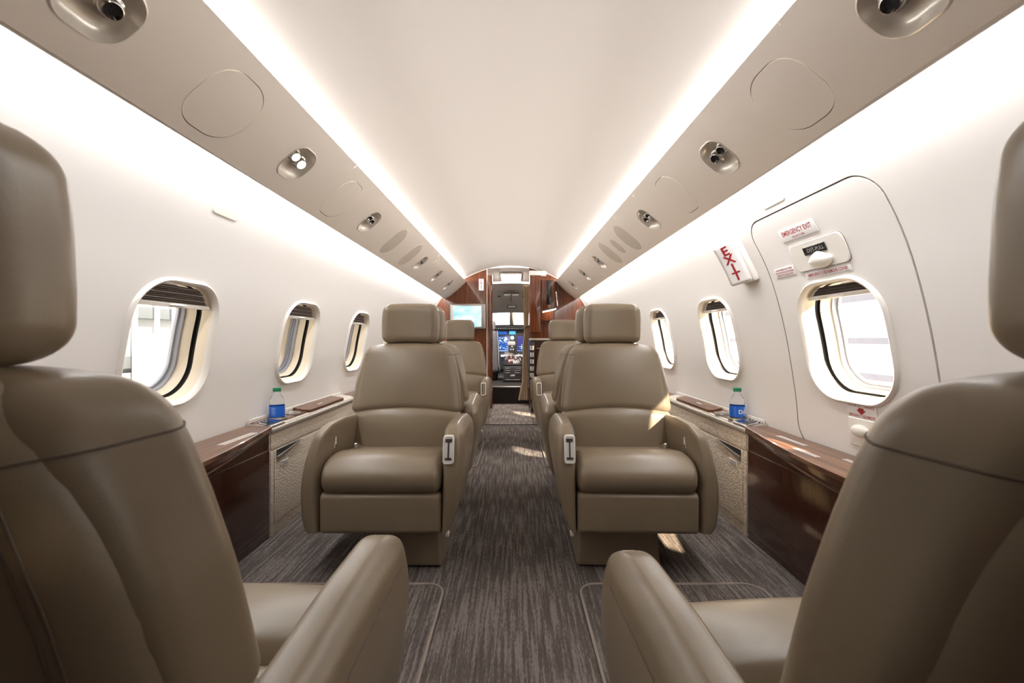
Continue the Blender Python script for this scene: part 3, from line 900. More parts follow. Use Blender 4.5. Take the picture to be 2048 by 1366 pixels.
# rack of crystal tumblers on the inboard edge of the galley
rk = empty('glass_rack', (0.225, 4.745, 0.30), label='tall rack of sparkling crystal glasses on the galley edge', cat='rack')
mesh_obj('rack_frame', *bbox(-0.028, 0.028, 0.012, 0.026, -0.02, 0.45, 0.003), DKMET, rk, 30)
for k in range(6):
    V, Fc = lathe([(0.012, 0), (0.020, 0.004), (0.022, 0.05), (0.0205, 0.05), (0.018, 0.008), (0.0005, 0.007)], 10, (0, -0.012, 0.072 * k))
    mesh_obj('tumbler', V, Fc, CRYSTAL, rk, 20)
# curtain
cu = empty('curtain', (0.182, 5.37, 0.0), label='beige pleated curtain tied back at the right of the doorway', cat='curtain')
def curtain():
    V = []; Fc = []; nu, nv = 33, 30
    for j in range(nv):
        t = j / (nv - 1); z = 0.05 + 1.37 * t
        if t < 0.16: wd = 0.125 - 0.35 * t; off = -0.035 + 0.12 * t
        elif t < 0.55: wd = 0.07 - 0.02 * (t - 0.16); off = -0.012 + 0.0 * t
        else: wd = 0.062; off = 0.0
        wd += 0.006 * math.sin(t * 9)
        for i in range(nu):
            u = i / (nu - 1)
            V.append((off + (u - 0.5) * wd, 0.014 * math.sin(u * PI * 9 + 0.6 * math.sin(t * 5)) , z))
    for j in range(nv - 1):
        for i in range(nu - 1): Fc.append((j * nu + i, j * nu + i + 1, (j + 1) * nu + i + 1, (j + 1) * nu + i))
    return V, Fc
mesh_obj('drape', *curtain(), CURT, cu, 60)
V, Fc = tube([(-0.045, -0.005, 0.905), (-0.01, -0.024, 0.915), (0.035, -0.005, 0.935)], 0.006, 8); mesh_obj('tie_back', V, Fc, DKMET, cu, 60)
V, Fc = tube([(-0.05, 0, 1.43), (0.10, 0, 1.43)], 0.006, 8); mesh_obj('rail', V, Fc, SILVER, cu, 60)

# ------------------------------------------------------------------ flight deck
step = empty('step', (0, 5.40, 0), label='charcoal step with metal nosing leading up to the flight deck', cat='step')
mesh_obj('riser', *box(-0.60, 0.60, 0.0, 0.9, 0.0, 0.200), STEPM, step, 0)
mesh_obj('nosing', *bbox(-0.30, 0.30, -0.006, 0.025, 0.196, 0.212, 0.003), SILVER, step, 30)
fd = mesh_obj('floor.001', *box(-0.75, 0.75, 6.30, 8.3, 0.15, 0.18), DKPL, smooth=0); tag(fd, kind='structure')
V, Fc = grid(lambda x, t: (x, 6.30 + t * 1.35, 1.56 - 0.33 * t * t - 0.12 * x * x), list(np.linspace(-0.75, 0.75, 13)), list(np.linspace(0, 1, 9)))
cc = mesh_obj('ceiling.002', V, Fc, COCKC, smooth=60); tag(cc, kind='structure')
for sg, nm in ((-1, 'wall_left.002'), (1, 'wall_right.002')):
    o = mesh_obj(nm, *box(sg * 0.75, sg * 0.78, 6.3, 8.3, 0.1, 1.56), COCKW, smooth=0); tag(o, kind='structure')
o = mesh_obj('wall_front.001', *box(-0.78, 0.78, 8.28, 8.32, 0.1, 0.86), DKPL, smooth=0); tag(o, kind='structure')
# overhead grab handle, mirror and speakers in the flight deck roof
oh = empty('overhead_panel', (0, 6.85, 1.46), label='overhead panel with dark centre lever in the flight deck roof', cat='panel')
V, Fc = bbox(-0.11, 0.11, -0.10, 0.10, -0.03, 0.0, 0.01); mesh_obj('panel', V, Fc, COCKC, oh, 40)
V, Fc = bbox(-0.012, 0.012, -0.13, -0.10, -0.12, -0.01, 0.006); mesh_obj('lever', V, Fc, DKPL, oh, 40)
V, Fc = bbox(-0.12, 0.12, -0.115, -0.09, 0.0, 0.015, 0.004); mesh_obj('edge_strip', V, Fc, DKPL, oh, 40)
mr = empty('standby_display', (0.005, 7.2, CZ + 1.0 * 0.52), label='small framed display under the flight deck roof', cat='display')
V, Fc = bbox(-0.075, 0.075, -0.01, 0.02, -0.025, 0.02, 0.006); mesh_obj('frame', V, Fc, DKPL, mr, 40)
V, Fc = bbox(-0.06, 0.06, -0.013, -0.008, -0.015, 0.010, 0.002); mesh_obj('face', V, Fc, LTGR, mr, 40)
for sx, w_ in ((-0.19, 'left'), (0.19, 'right')):
    o = mesh_obj('roof_speaker', *lathe([(0.005, 0), (0.022, 0.0), (0.024, 0.012)], 12, (sx, 7.0, 1.435)), DKPL, smooth=40)
    tag(o, 'small black %s roof speaker in the flight deck' % w_, 'speaker')
# windscreen: posts with bright sky beyond
ws = empty('window_17', (0, 7.62, 0), kind='structure')
V, Fc = tube([(0.005, 0.42, 0.90), (0.005, 0.05, 1.28)], 0.040, 8); mesh_obj('centre_post', V, Fc, COCKW, ws, 60)
for sg in (-1, 1):
    V = [(sg * 0.03, 0.42, 0.93), (sg * 0.74, 0.42, 0.93), (sg * 0.74, 0.03, 1.27), (sg * 0.03, 0.03, 1.27)]
    mesh_obj('windscreen_pane', V, [(0, 1, 2, 3)], GLASS, ws, 0)
# instrument panel
YI = 7.05
def ipx(px, py, D=YI): p = Px(px, py, D); return p[0], p[2]
ip = empty('instrument_panel', (0, YI, 0.0), label='dark instrument panel with glowing blue screens beyond the doorway', cat='instrument panel')
mesh_obj('glareshield', *rbox((0.72, 0.20, 0.045), 0.03, (10, 3, 2), 3, lambda x, y, z: (x, y, z + 0.012 * np.cos(x * 3)), (0, 0.16, 0.945)), DKPL, ip, 50)
mesh_obj('panel_face', *bbox(-0.74, 0.74, 0.05, 0.10, 0.30, 0.93, 0.006), GRYP, ip, 30)
SC1 = mat('blue_display', (0.01, 0.01, 0.02), 0.2, emit=(0.03, 0.12, 0.45), estr=1.0)
SC2 = mat('violet_display', (0.01, 0.01, 0.02), 0.2, emit=(0.06, 0.06, 0.28), estr=1.0)
SYM = mat('white_symbology', (0.1, 0.1, 0.1), 0.4, emit=(0.8, 1.0, 0.9), estr=1.6)
SYG = mat('green_symbology', (0.1, 0.1, 0.1), 0.4, emit=(0.45, 1.0, 0.5), estr=1.3)
CYN = mat('cyan_glow', (0.02, 0.05, 0.1), 0.4, emit=(0.10, 0.45, 0.9), estr=1.2)
def display(px0, px1, py0, py1, m, syms, seed):
    (x0, z1), (x1, z0) = ipx(px0, py0), ipx(px1, py1)
    d = mesh_obj('display', *bbox(x0, x1, 0.036, 0.05, z0, z1, 0.004), m, ip, 30)
    rnd = random.Random(seed); mb = MB()
    for (a, b, w, h) in syms:
        xx = x0 + (x1 - x0) * a; zz = z1 - (z1 - z0) * b
        mb.add(*box(xx, xx + w, 0.033, 0.035, zz - h, zz))
    o = mb.obj('symbology', SYM if seed == 1 else SYG, d, 0); o['kind'] = 'stuff'
rr = random.Random(7)
s1 = [(0.05 + 0.88 * rr.random(), 0.05 + 0.42 * rr.random(), 0.012 + 0.012 * rr.random(), 0.006) for _ in range(22)] + [(0.62, 0.06, 0.034, 0.05)] + \
     [(0.05 + 0.1 * k, 0.94, 0.009, 0.008) for k in range(9)] + [(0.1 + 0.85 * rr.random(), 0.62 + 0.2 * rr.random(), 0.02, 0.005) for _ in range(9)]
display(996, 1017, 673, 703, SC1, s1, 1)
s2 = [(0.05 + 0.11 * k, 0.94, 0.009, 0.008) for k in range(9)] + [(0.2, 0.66, 0.10, 0.007), (0.42, 0.5, 0.007, 0.08), (0.62, 0.56, 0.007, 0.07), (0.3, 0.78, 0.06, 0.005)]
display(1034, 1056, 673, 703, SC2, s2, 2)
(x, z) = ipx(1024.5, 675.5)
V, Fc = lathe([(0.0005, 0.0), (0.022, 0.0), (0.027, 0.004), (0.028, 0.012)], 16, (x, 0.045, z), (1, 0, 0), (0, 0, 1), (0, -1, 0)); mesh_obj('standby_dial', V, Fc, mat('dial_glow', (0.5, 0.6, 0.6), 0.4, emit=(0.7, 0.95, 1), estr=1.0), ip, 40)
(x0, z1), (x1, z0) = ipx(1018.5, 662.5), ipx(1031, 669); mesh_obj('cyan_readout', *bbox(x0, x1, 0.03, 0.05, z0, z1, 0.003), CYN, ip, 30)
(x0, z1), (x1, z0) = ipx(995, 663), ipx(1014, 669.5); mesh_obj('dim_readout', *bbox(x0, x1, 0.03, 0.05, z0, z1, 0.003), SC1, ip, 30)
mb = MB()
for k in range(17):
    (x, z) = ipx(990 + 3.6 * k, 657.5); mb.add(*bbox(x - 0.006, x + 0.006, -0.062, -0.04, z - 0.008, z + 0.008, 0.002))
mb.obj('knob_row', LTGR, ip, 30)
(x0, z1), (x1, z0) = ipx(1019.5, 681), ipx(1029.5, 704); cs = mesh_obj('centre_stack', *bbox(x0, x1, 0.03, 0.05, z0, z1, 0.004), DKPL, ip, 30)
mb = MB()
for a, b in ((1021.5, 699), (1026.5, 699), (1024, 693), (1022, 687), (1027, 687)):
    (x, z) = ipx(a, b); mb.add(*box(x - 0.008, x + 0.008, 0.024, 0.03, z - 0.006, z + 0.006))
mb.obj('buttons', LTGR, cs, 0)
# lower lit shelves either side
for a, b in ((1001.5, 1015), (1035, 1050)):
    (x0, z1), (x1, z0) = ipx(a, 709.5), ipx(b, 713.5); mesh_obj('keyboard_strip', *bbox(x0, x1, -0.02, 0.05, z0, z1, 0.004), mat('pale_strip', (0.6, 0.6, 0.62), 0.4, emit=(0.8, 0.85, 1), estr=0.6), ip, 30)
# pedestal
pd = empty('centre_pedestal', (0.0, 6.1, 0.214), label='grey centre pedestal with throttle levers and slotted rear face', cat='console')
D = 6.05
x0, _, z1 = Px(1007, 738, D); x1, _, z0 = Px(1045, 768.5, D)
body = mesh_obj('body', *bbox(x0, x1, -0.05, 0.75, z0 - 0.18, z1 - 0.18, 0.008), GRYP, pd, 30)
mb = MB()
for (a, b, c) in ((1011, 1020, 741.5), (1032, 1042, 741.5), (1011, 1020.5, 746), (1029, 1042, 746), (1011, 1020, 750.5), (1029, 1042, 750.5), (1011, 1041, 764.5)):
    q0 = Px(a, c, D); q1 = Px(b, c, D); mb.add(*bbox(q0[0], q1[0], -0.056, -0.048, q0[2] - 0.185, q0[2] - 0.178, 0.002))
mb.obj('vent_slots', LTGR, body, 30)
q0 = Px(1021, 755, D); q1 = Px(1030, 760, D); mesh_obj('latch', *bbox(q0[0], q1[0], -0.06, -0.045, q1[2] - 0.18, q0[2] - 0.18, 0.003), SILVER, body, 30)
V, Fc = bbox(x0, x1, -0.045, 0.78, 0, 0.03, 0.004); V = [(p[0], p[1], p[2] + z1 - 0.18 + (p[1] + 0.045) * 0.10) for p in V]
topc = mesh_obj('control_deck', V, Fc, DKPL, pd, 30)
rr = random.Random(3)
mbw, mbr, mbt = MB(), MB(), MB()
for k in range(46):
    xx = x0 + 0.015 + (x1 - x0 - 0.03) * rr.random(); yy = -0.02 + 0.72 * rr.random(); zz = z1 - 0.18 + 0.03 + (yy + 0.045) * 0.10
    s = 0.005 + 0.005 * rr.random()
    (mbr if k % 6 == 0 else mbw).add(*bbox(xx - s, xx + s, yy - s, yy + s, zz - 0.004, zz + 0.012 + 0.03 * rr.random(), 0.002))
tag(mbw.obj('white_knobs', WHITE, topc, 30), kind='stuff'); tag(mbr.obj('red_knobs', REDT, topc, 30), kind='stuff')
for k in range(4):
    xx = x0 + 0.05 + 0.045 * k; yy = 0.34; zz = z1 - 0.18 + 0.07
    V, Fc = tube([(xx, yy, zz), (xx, yy - 0.03, zz + 0.055)], 0.005, 6); mb2 = MB(); mb2.add(V, Fc)
    mb2.add(*rbox((0.014, 0.010, 0.012), 0.008, (1, 1, 1), 2, None, (xx, yy - 0.032, zz + 0.062))); mb2.obj('throttle_lever' if k in (1, 2) else 'flap_lever', TAN if k in (1, 2) else WHITE, pd, 40)
V, Fc = bbox(-0.06, 0.06, 0.60, 0.66, 0.47, 0.53, 0.015); mesh_obj('centre_keypad', V, Fc, WHITE, pd, 40)
# pilot seat at left of the gap
ps = empty('pilot_seat', (-0.30, 6.45, 0.18), label='grey pilot seat back edge seen at the left of the flight deck', cat='seat')
V, Fc = rbox((0.13, 0.06, 0.30), 0.05, (3, 2, 5), 3, lambda x, y, z: (x * (1 - 0.25 * (z + 0.3) / 0.6), y, z), (0.0, 0, 0.42)); mesh_obj('backrest', V, Fc, mat('grey_sheepskin', (0.16, 0.16, 0.17), 0.8), ps, 60)
V, Fc = rbox((0.085, 0.045, 0.07), 0.035, (2, 1, 2), 3, None, (-0.01, 0, 0.79)); mesh_obj('headrest', V, Fc, mat('grey_vinyl', (0.22, 0.22, 0.23), 0.5), ps, 60)
V, Fc = rbox((0.14, 0.20, 0.05), 0.04, (3, 3, 1), 3, None, (0, 0.22, 0.15)); mesh_obj('seat', V, Fc, MATS['grey_sheepskin'], ps, 60)
V, Fc = bbox(-0.10, 0.10, 0.05, 0.35, 0.0, 0.11, 0.02); mesh_obj('base', V, Fc, DKPL, ps, 30)
V, Fc = tube([(0.10, -0.02, 0.72), (0.118, -0.055, 0.5), (0.125, -0.06, 0.2)], 0.006, 6); mesh_obj('edge_piping', V, Fc, LTGR, ps, 60)

# ------------------------------------------------------------------ cabin seats
from mathutils.bvhtree import BVHTree
def snap(o, pts, off=0.0004):
    me = o.data
    b = BVHTree.FromPolygons([v.co for v in me.vertices], [tuple(p.vertices) for p in me.polygons])
    out = []
    for p in pts:
        loc, nor, _, _ = b.find_nearest(Vector(p))
        d = Vector(p) - loc
        out.append(tuple(loc + nor * off if nor.dot(d) >= 0 or d.length < 0.02 else loc - nor * off))
    return out
def wz(z):      # half width of the backrest at height z
    return np.interp(z, [0.15, 0.30, 0.46, 0.60, 0.70, 0.75, 0.78], [0.190, 0.205, 0.226, 0.212, 0.192, 0.178, 0.168])
def yr(z):      # recline: y of backrest front surface
    return 0.362 + (z - 0.55) * 0.20
def make_seat(m):
    """m=+1: aisle on local +x. Faces local -y."""
    root = empty('cabin_seat', (0, 0, 0), label='x', cat='seat', group='leather club seats along the aisle')
    # --- pedestal and floor plate
    px0, px1 = sorted((m * 0.175, -m * 0.085))
    V, Fc = bbox(px0, px1, 0.10, 0.42, 0.0, 0.155, 0.012, (2, 3, 2), 2, lambda x, y, z: (x * (1 + 0.10 * (0.078 - z) / 0.155), y, z))
    ped = mesh_obj('pedestal', V, Fc, LEATHER, root, 40)
    # --- lower body between arms
    V, Fc = rbox((0.196, 0.195, 0.066), (0.010, 0.02, 0.018), (6, 6, 2), 3, None, (0, 0.205, 0.213)); mesh_obj('front_skirt', V, Fc, LEATHER, root, 50)
    # --- cushion
    def cf(x, y, z):
        Y = y + 0.205; top = np.clip((z + 0.02) / 0.07, 0, 1)
        cr = 0.014 * np.exp(-((Y - 0.10) / 0.065) ** 2) - 0.026 * np.exp(-((Y - 0.185) / 0.012) ** 2) - 0.035 * np.clip((Y - 0.17) / 0.2, 0, 1)
        side = 1 - 0.35 * (x / 0.196) ** 4
        y2 = y - 0.012 * np.clip(1 - (Y / 0.03), 0, 1) * np.cos(z / 0.055 * PI / 2) * (1 - (x / 0.2) ** 2 * 0.3)
        return x, y2, z + top * cr * side + top * 0.006 * (1 - (x / 0.196) ** 2)
    V, Fc = rbox((0.198, 0.20, 0.056), (0.028, 0.052, 0.050), (10, 26, 2), 5, cf, (0, 0.205, 0.322)); mesh_obj('seat_cushion', V, Fc, LEATHER, root, 60)
    # --- arms
    for sd in (-1, 1):
        ais = (sd == m)
        def af(x, y, z):
            Z = z + 0.27; Y = y + 0.235
            t = np.clip((Z - 0.15) / 0.355, 0, 1)
            # front edge recedes upward, arm crest slopes a little
            y2 = y + 0.055 * t ** 3 * np.clip(1 - Y / 0.35, 0, 1) + 0.014 * (1 - t) ** 2 * np.clip(1 - Y / 0.35, 0, 1)
            z2 = np.maximum(Z, 0.150 + 0.004 * np.clip((0.15 - Z) / 0.05, 0, 1)) - 0.0
            z2 = np.where(z2 > 0.46, 0.46 + (z2 - 0.46) * 0.62, z2)
            z2 = np.where(Z > 0.38, z2 - 0.018 * np.clip((Y - 0.2) / 0.25, 0, 1), z2)
            outer = np.clip(x / 0.0375 * 0.5 + 0.5, 0, 1)
            if ais:
                bul = -0.040 * np.clip(1 - (Z - 0.15) / 0.24, 0, 1) ** 1.3 * (0.05 + 0.95 * outer) - 0.014 * np.clip((Z - 0.40) / 0.10, 0, 1) ** 1.7 * outer
            else:
                bul = -0.010 * np.clip(1 - (Z - 0.15) / 0.10, 0, 1) ** 1.6 * outer - 0.050 * np.clip((Z - 0.28) / 0.23, 0, 1) ** 1.6 * (0.35 + 0.65 * outer)
            bul = bul - 0.012 * outer * np.clip((0.175 - Z) / 0.025, 0, 1)
            return sd * (0.231 + x * 0.98 + bul), y2 + 0.235, z2
        V, Fc = rbox((0.0375, 0.235, 0.235), (0.024, 0.075, 0.062), (2, 12, 14), 6, af)
        if sd < 0: Fc = [f[::-1] for f in Fc]
        arm = mesh_obj('armrest', V, Fc, LEATHER, root, 60)
        # seam line along the arm, outer edge
        if ais:
            # silver control plate on front of the aisle arm
            pl = MB(); lo = rloop(0.036, 0.088, 0.008, 32)
            def AP(u, v, d=0.0):
                zz = 0.418 + v; t = min(max((zz - 0.15) / 0.355, 0), 1)
                yy = 0.055 * t ** 3 + 0.014 * (1 - t) ** 2 + 0.0005 + max(0, zz - 0.435) ** 2 * 3.5
                return (sd * 0.219 + u, yy - 0.0035 + d, zz)
            V, Fc = ring(AP, [(lo, 0.006), (lo, -0.003), ([(a * 0.93, b * 0.97) for a, b in lo], -0.004), ([(a * 0.78, b * 0.90) for a, b in lo], -0.004), ([(a * 0.74, b * 0.88) for a, b in lo], 0.0)])
            bz = mesh_obj('control_plate', V, Fc, FRAMEM, arm, 40)
            V, Fc = disc(AP, [(a * 0.75, b * 0.89) for a, b in lo], (0, 0), -0.0015, 3); mesh_obj('plate_inlay', V, Fc, WHITE, bz, 40)
            q = MB()
            for (u0, u1, v0, v1) in ((-0.0022, 0.0022, -0.026, 0.026), (-0.0105, 0.0105, 0.024, 0.034), (-0.0105, 0.0105, -0.030, -0.024)):
                A, F_ = bbox(u0, u1, v0, v1, -0.002, 0.002, 0.001, (1, 4, 1)); q.add([AP(p[0], p[1], p[2] - 0.0032) for p in A], F_)
            q.obj('slots', DKMET, bz, 40)
        else:
            # inner control button on outboard arm
            V, Fc = rbox((0.003, 0.010, 0.026), 0.0028, (1, 1, 3), 2, None, (sd * 0.1885, 0.125, 0.425)); bt = mesh_obj('recline_control', V, Fc, CHROME, arm, 40)
            V, Fc = rbox((0.003, 0.005, 0.014), 0.0028, (1, 1, 2), 2, None, (sd * 0.1865, 0.125, 0.425)); mesh_obj('button', V, Fc, WHITE, bt, 40)
        pts = snap(arm, [(sd * 0.30, y, 0.452 - 0.016 * (y - 0.08) / 0.3) for y in np.linspace(0.10, 0.44, 24)])
        V, Fc = tube(pts, 0.0009, 5); mesh_obj('top_seam', V, Fc, SEAM, arm, 60)
        # curved seam on the inner face of the arm
        pts = [(sd * 0.1895, 0.105 + 0.055 * (1 - math.cos(a)), 0.33 + 0.115 * math.sin(a)) for a in np.linspace(0, PI / 2, 10)] + [(sd * 0.1895, 0.30, 0.447), (sd * 0.1895, 0.35, 0.445)]
        V, Fc = tube(pts, 0.0016, 5); mesh_obj('seam', V, Fc, SEAM, arm, 60)
    # --- back: lumbar and upper pads
    def upf(x, y, z):
        Z = z + 0.615
        w = wz(Z) / 0.226
        arch = 0.020 * (1 - (x / 0.226) ** 2) * np.clip((0.62 - Z) / 0.13, 0, 1)
        bul = -0.010 * np.cos(np.clip(x / 0.226, -1, 1) * PI / 2) * np.cos(np.clip(z / 0.145, -1, 1) * PI / 2) * (y < 0)
        drop = 0.016 * (x / 0.226) ** 4 * np.clip((Z - 0.66) / 0.1, 0, 1)
        w = w * (1 - (0.07 + 0.09 * np.clip((Z - 0.58) / 0.15, 0, 1)) * np.clip(y / 0.05 + 0.5, 0, 1.5) / 1.2)
        return x * w, y + 0.05 + yr(Z) + bul, Z + arch - drop
    V, Fc = rbox((0.226, 0.050, 0.143), (0.040, 0.034, 0.036), (12, 2, 10), 5, upf); mesh_obj('upper_back_cushion', V, Fc, LEATHER, root, 60)
    def luf(x, y, z):
        Z = z + 0.390
        w = np.interp(Z, [0.25, 0.40, 0.50], [0.88, 0.97, 1.0])
        arch = 0.022 * (1 - (x / 0.226) ** 2) * np.clip((Z - 0.36) / 0.12, 0, 1)
        bul = -0.016 * np.cos(np.clip(x / 0.226, -1, 1) * PI / 2) * np.exp(-((Z - 0.42) / 0.07) ** 2) * (y < 0)
        w = w * (1 - 0.07 * np.clip(y / 0.05 + 0.2, 0, 1.2))
        return x * w, y + 0.05 + yr(Z) + bul, Z + arch
    V, Fc = rbox((0.224, 0.050, 0.098), (0.038, 0.034, 0.030), (12, 2, 8), 5, luf); mesh_obj('lumbar_cushion', V, Fc, LEATHER, root, 60)
    # --- rear shell
    def shf(x, y, z):
        Z = z + 0.46
        w = (wz(Z) - 0.020 - 0.020 * np.clip(y / 0.034, 0, 1) - 0.012 * np.clip((Z - 0.58) / 0.15, 0, 1)) / 0.226
        return x * w, y + 0.105 + yr(Z) * 0.9 + 0.025 - 0.010 * (x / 0.2) ** 2, Z - 0.02 * (x / 0.226) ** 4 * np.clip((Z - 0.66) / 0.1, 0, 1)
    V, Fc = rbox((0.226, 0.034, 0.300), (0.034, 0.026, 0.040), (12, 2, 16), 5, shf); mesh_obj('back_shell', V, Fc, LEATHER, root, 60)
    # stitched seams on the rear shell: two verticals, one arched across the shoulders
    def rear(x, z):
        w = (wz(z) - 0.038) / 0.226
        return (x, 0.105 + yr(z) * 0.9 + 0.025 + 0.0335 - 0.010 * (x / w / 0.2) ** 2, z)
    for sd in (-1, 1):
        for off in (0.0, 0.007):
            pts = snap(bpy_child(root, 'back_shell'), [rear(sd * (wz(z) - 0.054 - off), z) for z in np.linspace(0.20, 0.725, 30)])
            V, Fc = tube(pts, 0.0009, 5); mesh_obj('seam', V, Fc, SEAM, bpy_child(root, 'back_shell'), 60)
    # yoke seam across the shoulders: round the flank, then over the rear shell
    up, sh = bpy_child(root, 'upper_back_cushion'), bpy_child(root, 'back_shell')
    VV, FF = [], []
    for q in (up, sh):
        k = len(VV); VV += [v.co.copy() for v in q.data.vertices]; FF += [tuple(i + k for i in p.vertices) for p in q.data.polygons]
    bv = BVHTree.FromPolygons(VV, FF)
    for sd in (-1, 1):
        pts = []
        for t in np.linspace(0, 1, 24):
            h = bv.ray_cast(Vector((sd * 0.5, 0.395 + 0.118 * t, 0.712 - 0.012 * t)), Vector((-sd, 0, 0)))
            if h[0] is not None and abs(h[0].x) > 0.12: pts.append(h[0] + Vector((sd * 0.0006, 0, 0)))
        if len(pts) > 3:
            V, Fc = tube([tuple(p) for p in pts], 0.0010, 5); mesh_obj('seam', V, Fc, SEAM, up, 60)
    pts = []
    for x in np.linspace(-0.125, 0.125, 30):
        h = bv.ray_cast(Vector((x, 1.0, 0.700)), Vector((0, -1, 0)))
        if h[0] is not None: pts.append(h[0] + Vector((0, 0.0006, 0)))
    V, Fc = tube([tuple(p) for p in pts], 0.0010, 5); mesh_obj('seam', V, Fc, SEAM, sh, 60)
    # --- headrest
    def hf(x, y, z):
        Z = z + 0.838
        wrap = -0.020 * (x / 0.117) ** 2 * (1 if True else 0)
        rearm = np.clip(y / 0.045, 0, 1)
        dent = -0.016 * rearm * np.clip(1.25 - np.abs(x) / 0.072, 0, 1) ** 0.5 * np.clip((0.045 - z) / 0.05, 0, 1)
        tp = 1 - 0.05 * np.clip((z - 0.02) / 0.065, 0, 1) - 0.03 * np.clip((-z - 0.03) / 0.05, 0, 1)
        return x * tp, y + wrap + dent + 0.425 + 0.045 + (Z - 0.75) * 0.05, Z + 0.004 * np.cos(x / 0.117 * PI / 2)
    V, Fc = rbox((0.118, 0.046, 0.083), (0.034, 0.036, 0.032), (12, 3, 8), 6, hf); hr = mesh_obj('headrest', V, Fc, LEATHER, root, 60)
    pts = [(0.078 * math.sin(a) * (1 if abs(math.sin(a)) < 1 else 1), 0.425 + 0.090 - 0.012, 0.80 + 0.068 * math.cos(a)) for a in np.linspace(-PI * 0.62, PI * 0.62, 24)]
    for rr_ in (1.0, 1.07):
        V, Fc = tube(snap(hr, [(p[0] * rr_, p[1], 0.80 + (p[2] - 0.80) * rr_) for p in pts]), 0.0009, 5); mesh_obj('seam', V, Fc, SEAM, hr, 60)
    for sx in (-0.07, 0.07):
        V, Fc = tube([(sx, 0.455, 0.70), (sx, 0.458, 0.79)], 0.006, 10); mesh_obj('headrest_post', V, Fc, CHROME, root, 60)
    # --- belt: two webbing ends with buckle at the outboard hip
    V, Fc = rbox((0.008, 0.030, 0.013), (0.005, 0.008, 0.008), (1, 2, 1), 2, lambda x, y, z: (x, y, z - 0.4 * y), (-m * 0.150, 0.245, 0.372)); bk_ = mesh_obj('belt_buckle', V, Fc, SILVER, root, 50)
    V, Fc = tube([(-m * 0.178, 0.33, 0.34), (-m * 0.168, 0.28, 0.366), (-m * 0.152, 0.25, 0.372)], 0.006, 8); mesh_obj('belt_webbing', V, Fc, CLEARGREY, root, 60)
    V, Fc = rbox((0.006, 0.008, 0.008), 0.005, (1, 1, 1), 2, None, (m * 0.186, 0.23, 0.362)); mesh_obj('belt_tongue', V, Fc, WHITE, root, 50)
    # release knob low on aisle side
    V, Fc = lathe([(0.004, 0.0), (0.011, 0.001), (0.011, 0.010), (0.006, 0.014)], 12, (m * 0.195, 0.12, 0.105), (0, 1, 0), (0, 0, 1), (m, 0, 0)); kn = mesh_obj('release_knob', V, Fc, WHITE, ped, 40)
    V, Fc = lathe([(0.001, 0.0), (0.007, 0.0), (0.005, 0.002)], 12, (m * 0.195 + m * 0.014, 0.12, 0.105), (0, 1, 0), (0, 0, 1), (m, 0, 0)); mesh_obj('red_dot', V, Fc, REDT, ped, 40)
    return root
def bpy_child(root, name):
    for c in root.children:
        if c.name.split('.')[0] == name: return c
XL, XR = -0.402, 0.427
sA = make_seat(1); sB = make_seat(-1)
def put(o, x, y, rz, label, first=False):
    zz = 0.0095 if y > 3 else 0.0045
    if first: o.location = (x, y, 0.0045); o.rotation_euler = (0, 0, rz); o['label'] = label; return o
    return dup(o, (x, y, zz), rz, label)
R_ = math.radians
put(sA, XL, 1.43, 0, 'taupe leather club seat facing the camera on the left of the aisle, nearest such seat', True)
put(sB, XR, 1.43, R_(-1.5), 'taupe leather club seat facing the camera on the right with sunlit backrest edge', True)
put(sB, XL + 0.002, 0.757, PI - R_(1.0), 'large blurred taupe seat seen from behind at the left picture edge')
put(sA, 0.412, 0.715, PI + R_(3.5), 'large taupe seat seen from behind at the right picture edge')
put(sB, XL, 2.50, PI, 'left-hand seat facing forward, back to back behind the left club seat')
put(sA, XR, 2.50, PI, 'right-hand seat facing forward, back to back behind the right club seat')
put(sA, XL, 3.14, 0, 'farthest left seat facing the camera, below the bulkhead monitor')
put(sB, XR, 3.14, 0, 'farthest right seat facing the camera, in front of the galley')

# ------------------------------------------------------------------ carpet insets with cord edging
def inset(name, x0, x1, y0, y1, label):
    root = empty(name, (0, 0, 0), label=label, cat='carpet', group='cord-edged carpet insets')
    cx, cy = (x0 + x1) / 2, (y0 + y1) / 2; lo = rloop(x1 - x0, y1 - y0, 0.055, 320)
    S = lambda u, v, d=0.0: (u, v, d)
    L = [(cx + a, cy + b) for a, b in lo]
    V, Fc = disc(S, L, (cx, cy), 0.004, 3); V2, F2 = ring(S, [(L, 0.0), (L, 0.004)])
    mb = MB(); mb.add(V, Fc); mb.add(V2, F2); mb.obj('carpet_pad', CARPET, root, 30)
    V, Fc = tube([(a, b, 0.004) for a, b in L], 0.0045, 6, closed=True); mesh_obj('cord_edge', V, Fc, CORD, root, 60)
inset('carpet_inset', -0.80, -0.190, -0.9, 1.425, 'cord-edged carpet inset under the nearest left seat')
inset('carpet_inset', 0.232, 0.80, -0.9, 1.425, 'cord-edged carpet inset under the nearest right seat')
inset('carpet_inset', -0.80, -0.195, 2.72, 3.45, 'cord-edged carpet inset in front of the farthest left seat')
inset('carpet_inset', 0.232, 0.80, 2.72, 3.45, 'cord-edged carpet inset in front of the farthest right seat')

